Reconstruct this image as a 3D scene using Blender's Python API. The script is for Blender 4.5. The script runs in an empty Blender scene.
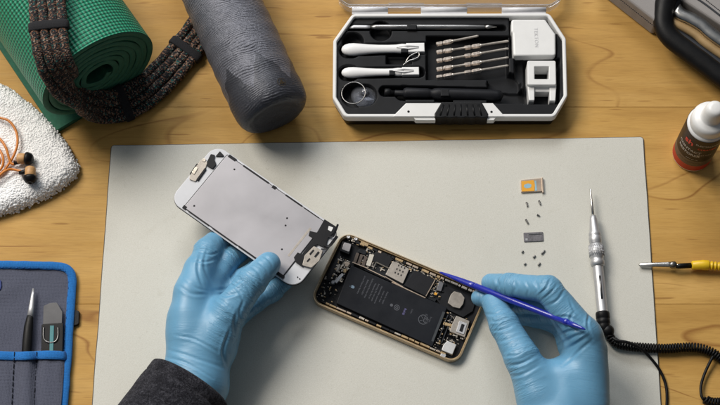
import bpy, math, random
import numpy as np
from mathutils import Vector, Matrix, noise
S = 0.001                                   # all lengths below are millimetres
random.seed(7)
C = bpy.context.scene.collection
scene = bpy.context.scene

# ------------------------------------------------------------------ camera
F, DIST, TH = 1500.0, 1327.0, math.radians(21)      # focal (px at 720 wide), distance mm, pitch
cam = bpy.data.cameras.new('camera'); camo = bpy.data.objects.new('camera', cam); C.objects.link(camo)
cam.sensor_width = 36; cam.lens = 36 * F / 720; cam.clip_start = .01; cam.clip_end = 50
CAM = Vector((0, -DIST * math.sin(TH), DIST * math.cos(TH)))
camo.location = CAM * S; camo.rotation_euler = (TH, 0, 0)
scene.camera = camo

# ------------------------------------------------------------------ light
world = bpy.data.worlds.new('World'); scene.world = world; world.use_nodes = True
bg = world.node_tree.nodes['Background']; bg.inputs[0].default_value = (.80, .90, 1.0, 1); bg.inputs[1].default_value = .26
# dim room: brighter towards the window side (left, back, above), dark towards the right and front
_t = world.node_tree; _c = _t.nodes.new('ShaderNodeTexCoord'); _d = _t.nodes.new('ShaderNodeVectorMath'); _d.operation = 'DOT_PRODUCT'
_d.inputs[1].default_value = (-.55, .45, .70); _t.links.new(_c.outputs['Generated'], _d.inputs[0])
_r = _t.nodes.new('ShaderNodeValToRGB'); _t.links.new(_d.outputs['Value'], _r.inputs[0])
_r.color_ramp.elements[0].position = 0; _r.color_ramp.elements[0].color = (.10, .11, .13, 1)
_r.color_ramp.elements[1].position = .9; _r.color_ramp.elements[1].color = (.85, .92, 1, 1); _t.links.new(_r.outputs[0], bg.inputs[0])

def area(name, loc, target, size, power, col, sy=None):
    l = bpy.data.lights.new(name, 'AREA'); l.energy = power; l.color = col; l.size = size
    if sy: l.shape = 'RECTANGLE'; l.size_y = sy
    o = bpy.data.objects.new(name, l); C.objects.link(o)
    o.location = loc
    o.rotation_euler = (Vector(target) - Vector(loc)).to_track_quat('-Z', 'Y').to_euler()
    return o
area('window_light', (-1.45, 1.13, 2.0), (0, -.02, 0), 1.15, 66, (1.0, .935, .85), 1.15)
area('back_fill', (-0.30, 2.1, 1.75), (0, 0, 0), 1.1, 30, (.95, .97, 1.0), .7)  # fill lamp added high at the back, stands for no visible source
scene.view_settings.view_transform = 'Standard'; scene.view_settings.look = 'None'
scene.view_settings.gamma = 1; scene.view_settings.exposure = 0
scene.cycles.max_bounces = 10; scene.cycles.transparent_max_bounces = 16

# ------------------------------------------------------------------ helpers
def P(px, py, z=0.0):
    """point at height z (mm) seen at photograph pixel px, py"""
    u, v = (px - 360) / F, -(py - 202.5) / F
    d = Vector((u, v * math.cos(TH) + math.sin(TH), v * math.sin(TH) - math.cos(TH)))
    t = (z - CAM.z) / d.z
    return CAM + d * t

def tag(o, label=None, cat=None, group=None, kind=None):
    if label: o['label'] = label
    if cat: o['category'] = cat
    if group: o['group'] = group
    if kind: o['kind'] = kind
    return o

def thing(name, label, cat, loc, rz=0, group=None):
    o = bpy.data.objects.new(name, None); C.objects.link(o)
    o.empty_display_size = .01
    o.location = Vector(loc) * S; o.rotation_euler = (0, 0, rz)
    return tag(o, label, cat, group)

def lmat(o):      # world matrix of an unparented or once/twice parented object
    m = Matrix.LocRotScale(o.location, o.rotation_euler.to_quaternion(), None)
    return (lmat(o.parent) @ m) if o.parent else m

def fillet(poly, r, n=5):
    """round the corners of a polygon; r may be a list"""
    out = []; N = len(poly)
    for i in range(N):
        p, a, b = Vector(poly[i][:2]), Vector(poly[i-1][:2]), Vector(poly[(i+1) % N][:2])
        ri = r[i] if isinstance(r, (list, tuple)) else r
        if ri <= 0: out.append(tuple(p)); continue
        da, db = (a-p).normalized(), (b-p).normalized()
        ang = da.angle(db, math.pi)
        if ang > 3.1: out.append(tuple(p)); continue
        t = min(ri / math.tan(ang/2), .48*(a-p).length, .48*(b-p).length)
        rr = t * math.tan(ang/2)
        c = p + (da+db).normalized() * (rr / math.sin(ang/2))
        s, e = p + da*t - c, p + db*t - c
        a0 = math.atan2(s.y, s.x); a1 = math.atan2(e.y, e.x)
        d = (a1 - a0 + math.pi) % (2*math.pi) - math.pi
        for k in range(n+1):
            q = a0 + d*k/n
            out.append((c.x + rr*math.cos(q), c.y + rr*math.sin(q)))
    return out

def ccw(poly):
    A = sum(poly[i-1][0]*poly[i][1] - poly[i][0]*poly[i-1][1] for i in range(len(poly)))
    return list(poly) if A > 0 else list(poly)[::-1]

def inset(poly, d):
    N = len(poly); out = []
    for i in range(N):
        p, a, b = Vector(poly[i][:2]), Vector(poly[i-1][:2]), Vector(poly[(i+1) % N][:2])
        e1, e2 = (p-a), (b-p)
        if e1.length < 1e-6: e1 = e2
        if e2.length < 1e-6: e2 = e1
        e1, e2 = e1.normalized(), e2.normalized()
        n1, n2 = Vector((-e1.y, e1.x)), Vector((-e2.y, e2.x))
        m = n1 + n2
        if m.length < 1e-4: m = n1
        m.normalize()
        k = d / max(.35, m.dot(n1))
        out.append((p.x + m.x*k, p.y + m.y*k))
    return out

class MB:
    def __init__(s): s.v = []; s.f = []; s.m = []; s.sm = []; s.uv = {}
    def add(s, vs, fs, mi=0, smooth=False, uvs=None):
        b = len(s.v); s.v += [tuple(x) for x in vs]
        for f in fs: s.f.append(tuple(i+b for i in f)); s.m.append(mi); s.sm.append(smooth)
        if uvs:
            for i, u in enumerate(uvs): s.uv[b+i] = u
        return s
    def prism(s, poly, z0, z1, bev=0.0, mi=0, low=0.0, smooth=False):
        poly = ccw([p[:2] for p in poly]); N = len(poly)
        rings = []
        if low: rings.append([(x, y, z0) for x, y in inset(poly, low)]); rings.append([(x, y, z0+low) for x, y in poly])
        else: rings.append([(x, y, z0) for x, y in poly])
        if bev:
            for k in range(4):
                a = math.pi/2*k/3
                rings.append([(x, y, z1-bev+bev*math.sin(a)) for x, y in inset(poly, bev*(1-math.cos(a)))])
        else: rings.append([(x, y, z1) for x, y in poly])
        vs = [p for r in rings for p in r]; fs = [tuple(range(N))[::-1], tuple(range(len(vs)-N, len(vs)))]
        for k in range(len(rings)-1):
            for i in range(N):
                j = (i+1) % N; fs.append((k*N+i, k*N+j, (k+1)*N+j, (k+1)*N+i))
        return s.add(vs, fs, mi, smooth)
    def ring(s, outer, inner, z0, z1, bev=0.0, mi=0):
        outer, inner = ccw(outer), ccw(inner); N = len(outer)
        L = [(outer, z0), (outer, z1-bev), (inset(outer, bev*.5) if bev else outer, z1-bev*.35 if bev else z1)]
        if bev: L += [(inset(outer, bev), z1), (inset(inner, -bev), z1), (inset(inner, -bev*.5), z1-bev*.35)]
        L += [(inner, z1-bev), (inner, z0)]
        vs = [(x, y, z) for r, z in L for x, y in r]; K = len(L); fs = []
        for k in range(K):
            for i in range(N):
                j = (i+1) % N; a, b = k*N, ((k+1) % K)*N
                fs.append((a+i, a+j, b+j, b+i))
        return s.add(vs, fs, mi)
    def box(s, c, d, rz=0, bev=0, mi=0):
        cx, cy, cz = c; a, b = d[0]/2, d[1]/2; co, si = math.cos(rz), math.sin(rz)
        q = [(cx+x*co-y*si, cy+x*si+y*co) for x, y in ((-a, -b), (a, -b), (a, b), (-a, b))]
        return s.prism(q, cz-d[2]/2, cz+d[2]/2, bev, mi)
    def rings(s, rs, mi=0, caps=True, smooth=True, uvs=None):
        N = len(rs[0]); vs = [p for r in rs for p in r]; fs = []
        for k in range(len(rs)-1):
            for i in range(N):
                j = (i+1) % N; fs.append((k*N+i, k*N+j, (k+1)*N+j, (k+1)*N+i))
        if caps: fs += [tuple(range(N))[::-1], tuple(range(len(vs)-N, len(vs)))]
        return s.add(vs, fs, mi, smooth, uvs)
    def tube(s, pts, r, n=10, mi=0, flat=1.0, caps=True, up=None, smooth=True, uv=False):
        pts = [Vector(p) for p in pts]; K = len(pts)
        if not isinstance(r, (list, tuple)): r = [r]*K
        T = [(pts[min(i+1, K-1)]-pts[max(i-1, 0)]).normalized() for i in range(K)]
        u = Vector(up) if up else (Vector((0, 0, 1)) if abs(T[0].z) < .9 else Vector((1, 0, 0)))
        u = (u - T[0]*u.dot(T[0])).normalized(); rs = []; uvs = []; L = 0
        for i in range(K):
            if up: u = Vector(up)
            u = (u - T[i]*u.dot(T[i])); u.normalize(); w = T[i].cross(u)
            if i: L += (pts[i]-pts[i-1]).length
            rs.append([pts[i] + (w*math.cos(2*math.pi*j/n) + u*(flat*math.sin(2*math.pi*j/n)))*r[i] for j in range(n)])
            uvs += [(L, j/n) for j in range(n)]
        return s.rings(rs, mi, caps, smooth, uvs if uv else None)
    def lathe(s, base, axis, prof, n=32, mi=0, caps=True, smooth=True, flatx=1, uv=False):
        a = Vector(axis).normalized(); u = Vector((0, 0, 1)) if abs(a.z) < .9 else Vector((1, 0, 0))
        u = (u-a*u.dot(a)).normalized(); w = a.cross(u); base = Vector(base)
        rs = [[base + a*h + (w*math.cos(2*math.pi*j/n)*flatx + u*math.sin(2*math.pi*j/n))*r for j in range(n)] for r, h in prof]
        return s.rings(rs, mi, caps, smooth, [(j/n, h) for r, h in prof for j in range(n)] if uv else None)
    def sphere(s, c, r, n=10, mi=0, sc=(1, 1, 1)):
        rs = []
        for i in range(n+1):
            a = math.pi*(i+.001)/(n+.002)
            rs.append([(c[0]+r*sc[0]*math.sin(a)*math.cos(2*math.pi*j/(2*n)), c[1]+r*sc[1]*math.sin(a)*math.sin(2*math.pi*j/(2*n)), c[2]-r*sc[2]*math.cos(a)) for j in range(2*n)])
        return s.rings(rs, mi)
    def build(s, name, mats, parent=None, world=True, attrs=None, vattrs=None):
        if not isinstance(mats, (list, tuple)): mats = [mats]
        me = bpy.data.meshes.new(name); V = [Vector(v)*S for v in s.v]
        o = bpy.data.objects.new(name, me); C.objects.link(o)
        if parent:
            o.parent = parent
            if world: inv = lmat(parent).inverted(); V = [inv @ v for v in V]
        elif V:      # origin at the base centre
            xs = [v.x for v in V]; ys = [v.y for v in V]; zs = [v.z for v in V]
            L = Vector(((min(xs)+max(xs))/2, (min(ys)+max(ys))/2, min(zs))); o.location = L
            V = [v-L for v in V]
        me.from_pydata(V, [], s.f)
        for m in mats: me.materials.append(m)
        me.polygons.foreach_set('material_index', s.m); me.polygons.foreach_set('use_smooth', s.sm)
        if s.uv:
            l = me.uv_layers.new(name='UVMap'); vi = np.empty(len(me.loops), int); me.loops.foreach_get('vertex_index', vi)
            arr = np.zeros((len(s.v), 2))
            for k, u in s.uv.items(): arr[k] = u
            l.data.foreach_set('uv', arr[vi].ravel())
        if attrs:
            for k, a in attrs.items():
                at = me.attributes.new(k, 'FLOAT', 'POINT'); at.data.foreach_set('value', np.asarray(a, float))
        for k, a in (vattrs or {}).items():
            at = me.attributes.new(k, 'FLOAT_VECTOR', 'POINT'); at.data.foreach_set('vector', np.asarray(a, float).ravel())
        me.update()
        if any(s.sm) and not all(s.sm): pass
        return o

def spline(pts, step=2.0):
    """Catmull-Rom through 3D points"""
    pts = [Vector(p) for p in pts]; pts = [pts[0]*2-pts[1]] + pts + [pts[-1]*2-pts[-2]]; out = []
    for i in range(1, len(pts)-2):
        a, b, c, d = pts[i-1:i+3]; n = max(2, int((c-b).length/step))
        for k in range(n):
            t = k/n
            out.append(.5*((2*b)+(c-a)*t+(2*a-5*b+4*c-d)*t*t+(3*b-a-3*c+d)*t**3))
    out.append(pts[-2]); return out

def pxy(pts, z): return [tuple(P(x, y, z))[:2] for x, y in pts]

def text_mesh(mb, s, size, place, mi=0, spacing=1.0, bold=0.0):
    """lettering: every vertex (x, y) of the text runs through place(x, y) -> (x, y, z)"""
    cu = bpy.data.curves.new('t', 'FONT'); cu.body = s; cu.size = size; cu.align_x = 'CENTER'; cu.align_y = 'CENTER'
    cu.space_character = spacing; cu.offset = bold
    to = bpy.data.objects.new('t', cu); C.objects.link(to)
    dg = bpy.context.evaluated_depsgraph_get(); me = bpy.data.meshes.new_from_object(to.evaluated_get(dg))
    mb.add([place(v.co.x, v.co.y) for v in me.vertices], [tuple(p.vertices) for p in me.polygons], mi)
    bpy.data.objects.remove(to); bpy.data.curves.remove(cu); bpy.data.meshes.remove(me)

# ------------------------------------------------------------------ materials
def nodes(name):
    m = bpy.data.materials.new(name); m.use_nodes = True; t = m.node_tree
    return m, t, t.nodes['Principled BSDF']
class NT:
    """tiny node writer"""
    def __init__(s, t): s.t = t
    def n(s, ty, **k):
        x = s.t.nodes.new(ty)
        for a, b in k.items(): setattr(x, a, b)
        return x
    def l(s, a, b): s.t.links.new(a, b)
    def math(s, op, a, b=None, c=None):
        x = s.n('ShaderNodeMath', operation=op)
        for i, q in enumerate((a, b, c)):
            if q is None: continue
            if isinstance(q, (int, float)): x.inputs[i].default_value = q
            else: s.l(q, x.inputs[i])
        return x.outputs[0]
    def obj(s, scale=(1, 1, 1), rot=(0, 0, 0), src='Object'):
        c = s.n('ShaderNodeTexCoord'); m = s.n('ShaderNodeMapping'); s.l(c.outputs[src], m.inputs[0])
        m.inputs['Scale'].default_value = scale; m.inputs['Rotation'].default_value = rot; return m.outputs[0]
    def noise(s, vec, scale, detail=3, rough=.5, dist=0, out=0):
        x = s.n('ShaderNodeTexNoise'); x.inputs['Scale'].default_value = scale; x.inputs['Detail'].default_value = detail
        x.inputs['Roughness'].default_value = rough; x.inputs['Distortion'].default_value = dist
        if vec is not None: s.l(vec, x.inputs['Vector'])
        return x.outputs[out]
    def ramp(s, f, stops, interp='LINEAR'):
        x = s.n('ShaderNodeValToRGB'); s.l(f, x.inputs[0]); e = x.color_ramp.elements; x.color_ramp.interpolation = interp
        while len(e) < len(stops): e.new(.5)
        for k, (p, c) in enumerate(stops): e[k].position = p; e[k].color = (*c, 1) if len(c) == 3 else c
        return x.outputs[0]
    def mix(s, f, a, b, mode='MIX'):
        x = s.n('ShaderNodeMix', data_type='RGBA', blend_type=mode)
        for i, q in ((0, f), (6, a), (7, b)):
            if isinstance(q, (int, float)): x.inputs[i].default_value = q
            elif isinstance(q, tuple): x.inputs[i].default_value = (*q, 1)
            else: s.l(q, x.inputs[i])
        return x.outputs[2]
    def bump(s, h, bsdf, strength=.5, dist=.0005):
        b = s.n('ShaderNodeBump'); b.inputs['Strength'].default_value = strength; b.inputs['Distance'].default_value = dist
        s.l(h, b.inputs['Height']); s.l(b.outputs[0], bsdf.inputs['Normal']); return b

def M(name, col, rough=.5, metal=0, var=.12, vscale=60, bump=.15, bscale=900, bdist=.0002, **kw):
    if max(col) < .03 and 'Specular_IOR_Level' not in kw: kw['Specular_IOR_Level'] = .22
    """plain material with slight unevenness of tone, gloss and surface"""
    m, t, b = nodes(name); N = NT(t); v = N.obj()
    nz = N.noise(v, vscale, 4, .6)
    dk = tuple(c*(1-var) for c in col); lt = tuple(min(1, c*(1+var)) for c in col)
    N.l(N.ramp(nz, [(.3, dk), (.7, lt)]), b.inputs['Base Color'])
    N.l(N.math('MULTIPLY_ADD', N.noise(v, vscale*2.3, 3), .25, rough-.12), b.inputs['Roughness'])
    b.inputs['Metallic'].default_value = metal
    for k, q in kw.items(): b.inputs[k.replace('_', ' ')].default_value = q
    if bump: N.bump(N.noise(v, bscale, 2), b, bump, bdist)
    return m

def wood_mat():
    m, t, b = nodes('maple_boards'); N = NT(t)
    g = N.n('ShaderNodeNewGeometry'); tc = N.n('ShaderNodeTexCoord')
    off = N.n('ShaderNodeVectorMath', operation='MULTIPLY_ADD'); rnd = N.n('ShaderNodeCombineXYZ')
    N.l(g.outputs['Random Per Island'], rnd.inputs[0]); N.l(g.outputs['Random Per Island'], rnd.inputs[2])
    N.l(rnd.outputs[0], off.inputs[0]); off.inputs[1].default_value = (7.3, 0, 5.1); N.l(tc.outputs['Object'], off.inputs[2])
    def mp(sc, rot=(0, 0, 0)):
        x = N.n('ShaderNodeMapping'); N.l(off.outputs[0], x.inputs[0]); x.inputs['Scale'].default_value = sc; x.inputs['Rotation'].default_value = rot; return x.outputs[0]
    broad = N.noise(mp((1.2, 7, 1)), 2.6, 3, .55, 1.2)
    grain = N.noise(mp((1.6, 26, 1)), 7, 5, .62, .6)
    fine = N.noise(mp((6, 170, 1)), 11, 4, .65, .2)
    c1 = N.ramp(broad, [(.25, (.44, .244, .060)), (.5, (.545, .320, .088)), (.75, (.63, .390, .125))])
    c2 = N.mix(.38, c1, N.ramp(grain, [(.30, (.62, .55, .45)), (.48, (1, 1, 1)), (.62, (.92, .89, .84)), (.8, (1.1, 1.08, 1.05))]), 'MULTIPLY')
    c3 = N.mix(.30, c2, N.ramp(fine, [(.38, (.60, .52, .42)), (.52, (1, 1, 1))]), 'MULTIPLY')
    # cathedral figure: thin brown contour lines wandering through the board
    cont = N.math('FRACT', N.math('MULTIPLY', N.noise(mp((1, 2.6, 1)), 2.7, 2, .5, .9), 5.0))
    line = N.ramp(cont, [(.0, (1, 1, 1)), (.025, (.50, .36, .24)), (.06, (1, 1, 1)), (1, (1, 1, 1))])
    gate = N.ramp(N.noise(mp((1, 2, 1)), 5.5, 2), [(.46, (0, 0, 0)), (.60, (1, 1, 1))])
    c4 = N.mix(N.math('MULTIPLY', gate, .85), c3, N.mix(1.0, c3, line, 'MULTIPLY'))
    fl = N.ramp(N.noise(mp((16, 150, 1)), 1.6, 1), [(.70, (1, 1, 1)), (.76, (.45, .33, .22))])
    c5 = N.mix(.6, c4, fl, 'MULTIPLY')
    tint = N.ramp(g.outputs['Random Per Island'], [(0, (.93, .91, .88)), (1, (1.04, 1.03, 1.0))])
    N.l(N.mix(1.0, c5, tint, 'MULTIPLY'), b.inputs['Base Color'])
    N.l(N.math('MULTIPLY_ADD', grain, .22, .50), b.inputs['Roughness'])
    b.inputs['Specular IOR Level'].default_value = .3
    N.bump(fine, b, .12, .0002)
    return m

def fabric(name, col, col2, scale=1200, rough=.95, bump=.6, bdist=.0005, rot=0, sheen=.1):
    m, t, b = nodes(name); N = NT(t); v = N.obj(rot=(0, 0, rot))
    w1 = N.n('ShaderNodeTexWave', bands_direction='X'); w2 = N.n('ShaderNodeTexWave', bands_direction='Y')
    for w in (w1, w2): N.l(v, w.inputs['Vector']); w.inputs['Scale'].default_value = scale/3.14; w.inputs['Distortion'].default_value = 1.2; w.inputs['Detail'].default_value = 1
    h = N.math('MAXIMUM', w1.outputs[1], w2.outputs[1])
    h2 = N.math('ADD', N.math('MULTIPLY', h, .5), N.noise(v, scale*1.1, 3, .7))
    N.l(N.ramp(h2, [(.35, col), (.95, col2)]), b.inputs['Base Color']); b.inputs['Roughness'].default_value = rough
    b.inputs['Sheen Weight'].default_value = sheen
    N.bump(h2, b, bump, bdist); return m

MT = {}
MT['wood'] = wood_mat()
def work_mat():
    m, t, b = nodes('mat_vinyl'); N = NT(t); v = N.obj()
    vo = N.n('ShaderNodeTexVoronoi'); N.l(v, vo.inputs['Vector']); vo.inputs['Scale'].default_value = 900
    f = N.noise(v, 1400, 3, .7); big = N.noise(v, 7, 4, .6)
    c = N.ramp(f, [(.3, (.55, .54, .475)), (.55, (.635, .625, .565)), (.75, (.68, .668, .61))])
    c = N.mix(.5, c, N.ramp(big, [(.35, (.93, .93, .92)), (.65, (1.03, 1.03, 1.03))]), 'MULTIPLY')
    sp = N.ramp(N.noise(v, 260, 2), [(.70, (1, 1, 1)), (.76, (.80, .79, .76))])
    c = N.mix(.45, c, sp, 'MULTIPLY')
    st_ = N.ramp(N.noise(v, 16, 5, .7, 1.5), [(.60, (1, 1, 1)), (.72, (.93, .92, .90))]); c = N.mix(1.0, c, st_, 'MULTIPLY')
    sc_ = N.ramp(N.noise(N.obj((14, 260, 1), (0, 0, .6)), 1.5, 2), [(.755, (1, 1, 1)), (.79, (.86, .85, .83))]); c = N.mix(.8, c, sc_, 'MULTIPLY')
    N.l(c, b.inputs['Base Color']); N.l(N.math('MULTIPLY_ADD', N.noise(v, 12, 4), .35, .42), b.inputs['Roughness'])
    N.bump(N.math('ADD', vo.outputs[0], f), b, .22, .0002); return m
MT['mat'] = work_mat()
MT['mat_edge'] = M('mat_backing', (.10, .09, .075), .8)
MT['white'] = M('white_plastic', (.78, .78, .77), .38, var=.03, bump=.08)
MT['white_satin'] = M('white_satin_plastic', (.80, .80, .80), .5, var=.03)
MT['black'] = M('black_plastic', (.006, .0062, .007), .45, var=.3, bump=.3, bscale=2500)
MT['tray'] = M('black_moulded_tray', (.0065, .007, .0085), .55, var=.3, bump=.35, bscale=2200)
MT['rubber'] = M('black_rubber', (.0055, .0055, .006), .45, var=.25, bump=.3)
MT['steel'] = M('brushed_steel', (.62, .60, .57), .30, 1, var=.1)
MT['dark_steel'] = M('dark_steel', (.24, .235, .23), .33, 1, var=.15)
MT['bit_steel'] = M('nickel_bit', (.55, .48, .42), .36, .9, var=.4, vscale=500)
MT['pale_shaft'] = M('pale_shaft', (.68, .62, .55), .4, .7, var=.15, vscale=300)
MT['alu'] = M('satin_aluminium', (.52, .52, .53), .46, .75, var=.10)
MT['gold'] = M('champagne_gold', (.64, .50, .33), .33, .9, var=.06, bump=.05)
MT['pcb'] = M('dark_circuit_board', (.012, .014, .017), .42, var=.4, vscale=400)
MT['chip'] = M('black_chip', (.010, .0105, .013), .5, var=.2)
MT['solder'] = M('bare_solder', (.52, .47, .40), .4, .7, var=.3, vscale=500)
MT['shield'] = M('nickel_shield', (.38, .345, .305), .45, .55, var=.15, vscale=200)
MT['tan_part'] = M('tan_flex', (.42, .30, .16), .5, .2, var=.3, vscale=400)
MT['battery'] = M('battery_wrap', (.0085, .010, .014), .40, var=.15, vscale=40, bump=.05)
MT['print_grey'] = M('grey_print', (.075, .08, .095), .6, bump=0)
MT['print_blue'] = M('blue_grey_print', (.16, .24, .32), .5, bump=0)
MT['lcd'] = M('lilac_lcd_backplate', (.39, .38, .40), .42, .35, var=.09, vscale=18, bump=.10, bscale=1500)
MT['tape'] = M('black_tape', (.010, .010, .012), .45, var=.2)
MT['yellow'] = M('yellow_vinyl', (.78, .50, .015), .40, var=.08)
MT['orange_card'] = M('orange_card', (.80, .38, .03), .45, var=.06)
MT['blue_print'] = M('pale_blue_print', (.30, .50, .62), .45)
MT['tray_metal'] = M('gold_tray_metal', (.52, .42, .33), .38, .7, var=.1)
MT['orange'] = M('orange_cable', (.62, .20, .02), .42, var=.1)
MT['budwood'] = M('pale_turned_wood', (.55, .31, .13), .5, var=.2, vscale=300)
MT['red'] = M('red_print', (.45, .022, .018), .42, var=.08, bump=0)
MT['label_brown'] = M('dark_brown_label', (.020, .011, .010), .4, var=.25, bump=0)
MT['label_grey'] = M('grey_brown_label', (.09, .065, .055), .4, var=.2, vscale=150, bump=0)
MT['print_pale'] = M('pale_print', (.50, .46, .42), .5, bump=0)
MT['teal'] = M('teal_plastic', (.035, .20, .22), .4)
MT['blue_pen'] = M('cobalt_plastic', (.014, .024, .34), .28, var=.10, bump=.1, Coat_Weight=.4)
MT['gap_wood'] = M('tan_gap_wood', (.45, .30, .14), .6, var=.15)
MT['gasket'] = M('dark_grey_lining', (.022, .025, .032), .6)

def glove_mat():
    m, t, b = nodes('blue_nitrile'); N = NT(t); v = N.obj()
    al = N.n('ShaderNodeAttribute'); al.attribute_name = 'crease'; wr = N.n('ShaderNodeAttribute'); wr.attribute_name = 'wrinkle'
    def ridge(sc, det, dist):
        q = N.noise(al.outputs['Vector'], sc, det, .55, dist); a_ = N.math('ABSOLUTE', N.math('MULTIPLY_ADD', q, 2, -1)); return N.math('POWER', N.math('SUBTRACT', 1.0, a_), 5.0)
    h1, h2 = ridge(1.0, 2, .35), ridge(2.3, 2, .3)
    gate = N.ramp(N.noise(v, 40, 2), [(.36, (.15,)*3), (.60, (1,)*3)])
    hw = N.math('MULTIPLY', N.math('MULTIPLY', N.math('ADD', h1, N.math('MULTIPLY', h2, .4)), wr.outputs['Fac']), gate)
    h = N.math('ADD', hw, N.math('MULTIPLY', N.noise(v, 1600, 3, .6), .04))
    h = N.math('ADD', h, N.math('MULTIPLY', N.noise(v, 70, 3, .5, .5), .22))
    N.l(N.ramp(N.noise(v, 30, 4), [(.3, (.13, .325, .50)), (.7, (.15, .36, .545))]), b.inputs['Base Color'])
    b.inputs['Roughness'].default_value = .41
    b.inputs['Subsurface Weight'].default_value = .12; b.inputs['Subsurface Radius'].default_value = (.4, .8, 1.0); b.inputs['Subsurface Scale'].default_value = .003
    N.bump(h, b, .7, .0012); return m
MT['glove'] = glove_mat()

def yoga_mat(name, k=1.0, bumps=True):
    m, t, b = nodes(name); N = NT(t); u = N.n('ShaderNodeUVMap'); sx = N.n('ShaderNodeSeparateXYZ'); N.l(u.outputs[0], sx.inputs[0])
    f = 2*math.pi/3.4
    a = N.math('SINE', N.math('MULTIPLY', sx.outputs[0], f)); c = N.math('SINE', N.math('MULTIPLY', sx.outputs[1], f))
    h = N.math('MULTIPLY_ADD', N.math('ADD', a, c), .25, .5)
    col = N.ramp(h, [(.15, (.002*k, .050*k, .028*k)), (.6, (.005*k, .170*k, .092*k)), (1, (.010*k, .215*k, .120*k))])
    N.l(col, b.inputs['Base Color']); b.inputs['Roughness'].default_value = .48
    if bumps: N.bump(N.math('ADD', h, N.math('MULTIPLY', N.noise(N.obj(), 900, 2), .15)), b, .9, .0011)
    return m
MT['yoga'] = yoga_mat('green_embossed_foam', 1.35)
MT['yoga_cut'] = M('green_foam_edge', (.018, .125, .072), .75, var=.15, vscale=200, bump=.4, bscale=1500)

def cord_mat():
    m, t, b = nodes('speckled_braid'); N = NT(t); u = N.n('ShaderNodeUVMap')
    mp = N.n('ShaderNodeMapping'); N.l(u.outputs[0], mp.inputs[0]); mp.inputs['Scale'].default_value = (1.0, 16, 1)
    mp.inputs['Rotation'].default_value = (0, 0, 0)
    vo = N.n('ShaderNodeTexVoronoi'); N.l(mp.outputs[0], vo.inputs['Vector']); vo.inputs['Scale'].default_value = 1.15
    sp = N.n('ShaderNodeSeparateColor'); N.l(vo.outputs['Color'], sp.inputs[0])
    col = N.ramp(sp.outputs[0], [(0, (.007, .007, .009)), (.50, (.007, .007, .009)), (.56, (.17, .08, .045)), (.70, (.22, .13, .09)), (.80, (.010, .11, .10)), (.87, (.012, .010, .012)), (.94, (.27, .21, .17))], 'CONSTANT')
    N.l(col, b.inputs['Base Color']); b.inputs['Roughness'].default_value = .85
    N.bump(N.math('SUBTRACT', 1.0, vo.outputs[0]), b, .8, .0008); return m
MT['cord'] = cord_mat()

def bottle_mat():
    m, t, b = nodes('grey_contour_relief'); N = NT(t); u = N.n('ShaderNodeUVMap'); sx = N.n('ShaderNodeSeparateXYZ'); N.l(u.outputs[0], sx.inputs[0])
    v = N.obj((1, 1, 1)); U, H = sx.outputs[0], sx.outputs[1]
    dist = N.math('ADD', N.math('MULTIPLY', N.noise(v, 14, 2, .5), 95), N.math('MULTIPLY', N.noise(v, 90, 3, .6), 11))
    w = N.math('MULTIPLY_ADD', N.math('SINE', N.math('ADD', N.math('MULTIPLY', H, 3.2), dist)), .5, .5)
    g = N.noise(v, 520, 4, .75)
    w = N.math('MULTIPLY', w, N.ramp(N.noise(v, 90, 4, .65), [(.38, (.1,)*3), (.58, (1,)*3)]))
    h = N.math('ADD', w, N.math('MULTIPLY', g, 1.5))
    base = N.ramp(h, [(.25, (.050, .053, .066)), (.9, (.145, .15, .178))])
    # printed mountain silhouettes near the closed end
    uu = N.math('MULTIPLY', U, 5.5)
    tri = N.math('PINGPONG', N.math('ADD', uu, N.math('MULTIPLY', N.noise(v, 50, 3), .6)), .5)
    lim = N.math('MULTIPLY_ADD', tri, 64, 16)
    ms = N.math('MULTIPLY', N.math('LESS_THAN', H, N.math('ADD', lim, N.math('MULTIPLY', N.noise(v, 300, 3), 5))), .72)
    col = N.mix(N.math('MULTIPLY', ms, .88), base, (.012, .014, .019))
    N.l(col, b.inputs['Base Color']); b.inputs['Metallic'].default_value = .35
    N.l(N.math('MULTIPLY_ADD', g, .35, .26), b.inputs['Roughness'])
    N.bump(N.math('MULTIPLY', h, N.math('MULTIPLY_ADD', ms, -.7, 1.0)), b, .6, .0007); return m
MT['bottle'] = bottle_mat()
def towel_mat():
    m, t, b = nodes('white_terry'); N = NT(t); v = N.obj()
    N.l(N.ramp(N.noise(v, 260, 3, .7), [(.3, (.93, .93, .93)), (.6, (.96, .96, .96))]), b.inputs['Base Color'])
    b.inputs['Roughness'].default_value = 1; b.inputs['Sheen Weight'].default_value = .3; b.inputs['Subsurface Weight'].default_value = .0; b.inputs['Subsurface Radius'].default_value = (1, 1, 1); b.inputs['Subsurface Scale'].default_value = .002
    N.bump(N.noise(v, 900, 3, .7), b, .25, .0003); return m
MT['towel'] = towel_mat()
MT['roll_grey'] = fabric('grey_canvas', (.030, .034, .054), (.095, .103, .145), 800)
MT['blue_bind'] = fabric('blue_binding_tape', (.003, .060, .24), (.014, .175, .52), 900)
MT['thread'] = M('dark_thread', (.010, .012, .020), .8)
MT['bag_grey'] = fabric('grey_bag_fabric', (.20, .185, .18), (.34, .32, .31), 1600, bdist=.0003)
def sleeve_mat():
    m, t, b = nodes('charcoal_knit'); N = NT(t); v = N.obj(); f = N.noise(v, 620, 4, .75, .8); g_ = N.noise(v, 110, 4, .7)
    N.l(N.ramp(N.math('ADD', N.math('MULTIPLY', f, .7), N.math('MULTIPLY', g_, .3)), [(.36, (.004, .004, .006)), (.50, (.022, .022, .028)), (.66, (.085, .085, .10))]), b.inputs['Base Color'])
    b.inputs['Roughness'].default_value = 1; b.inputs['Sheen Weight'].default_value = .08; b.inputs['Specular IOR Level'].default_value = .1; N.bump(f, b, .8, .0014); return m
MT['sleeve'] = sleeve_mat()
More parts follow.
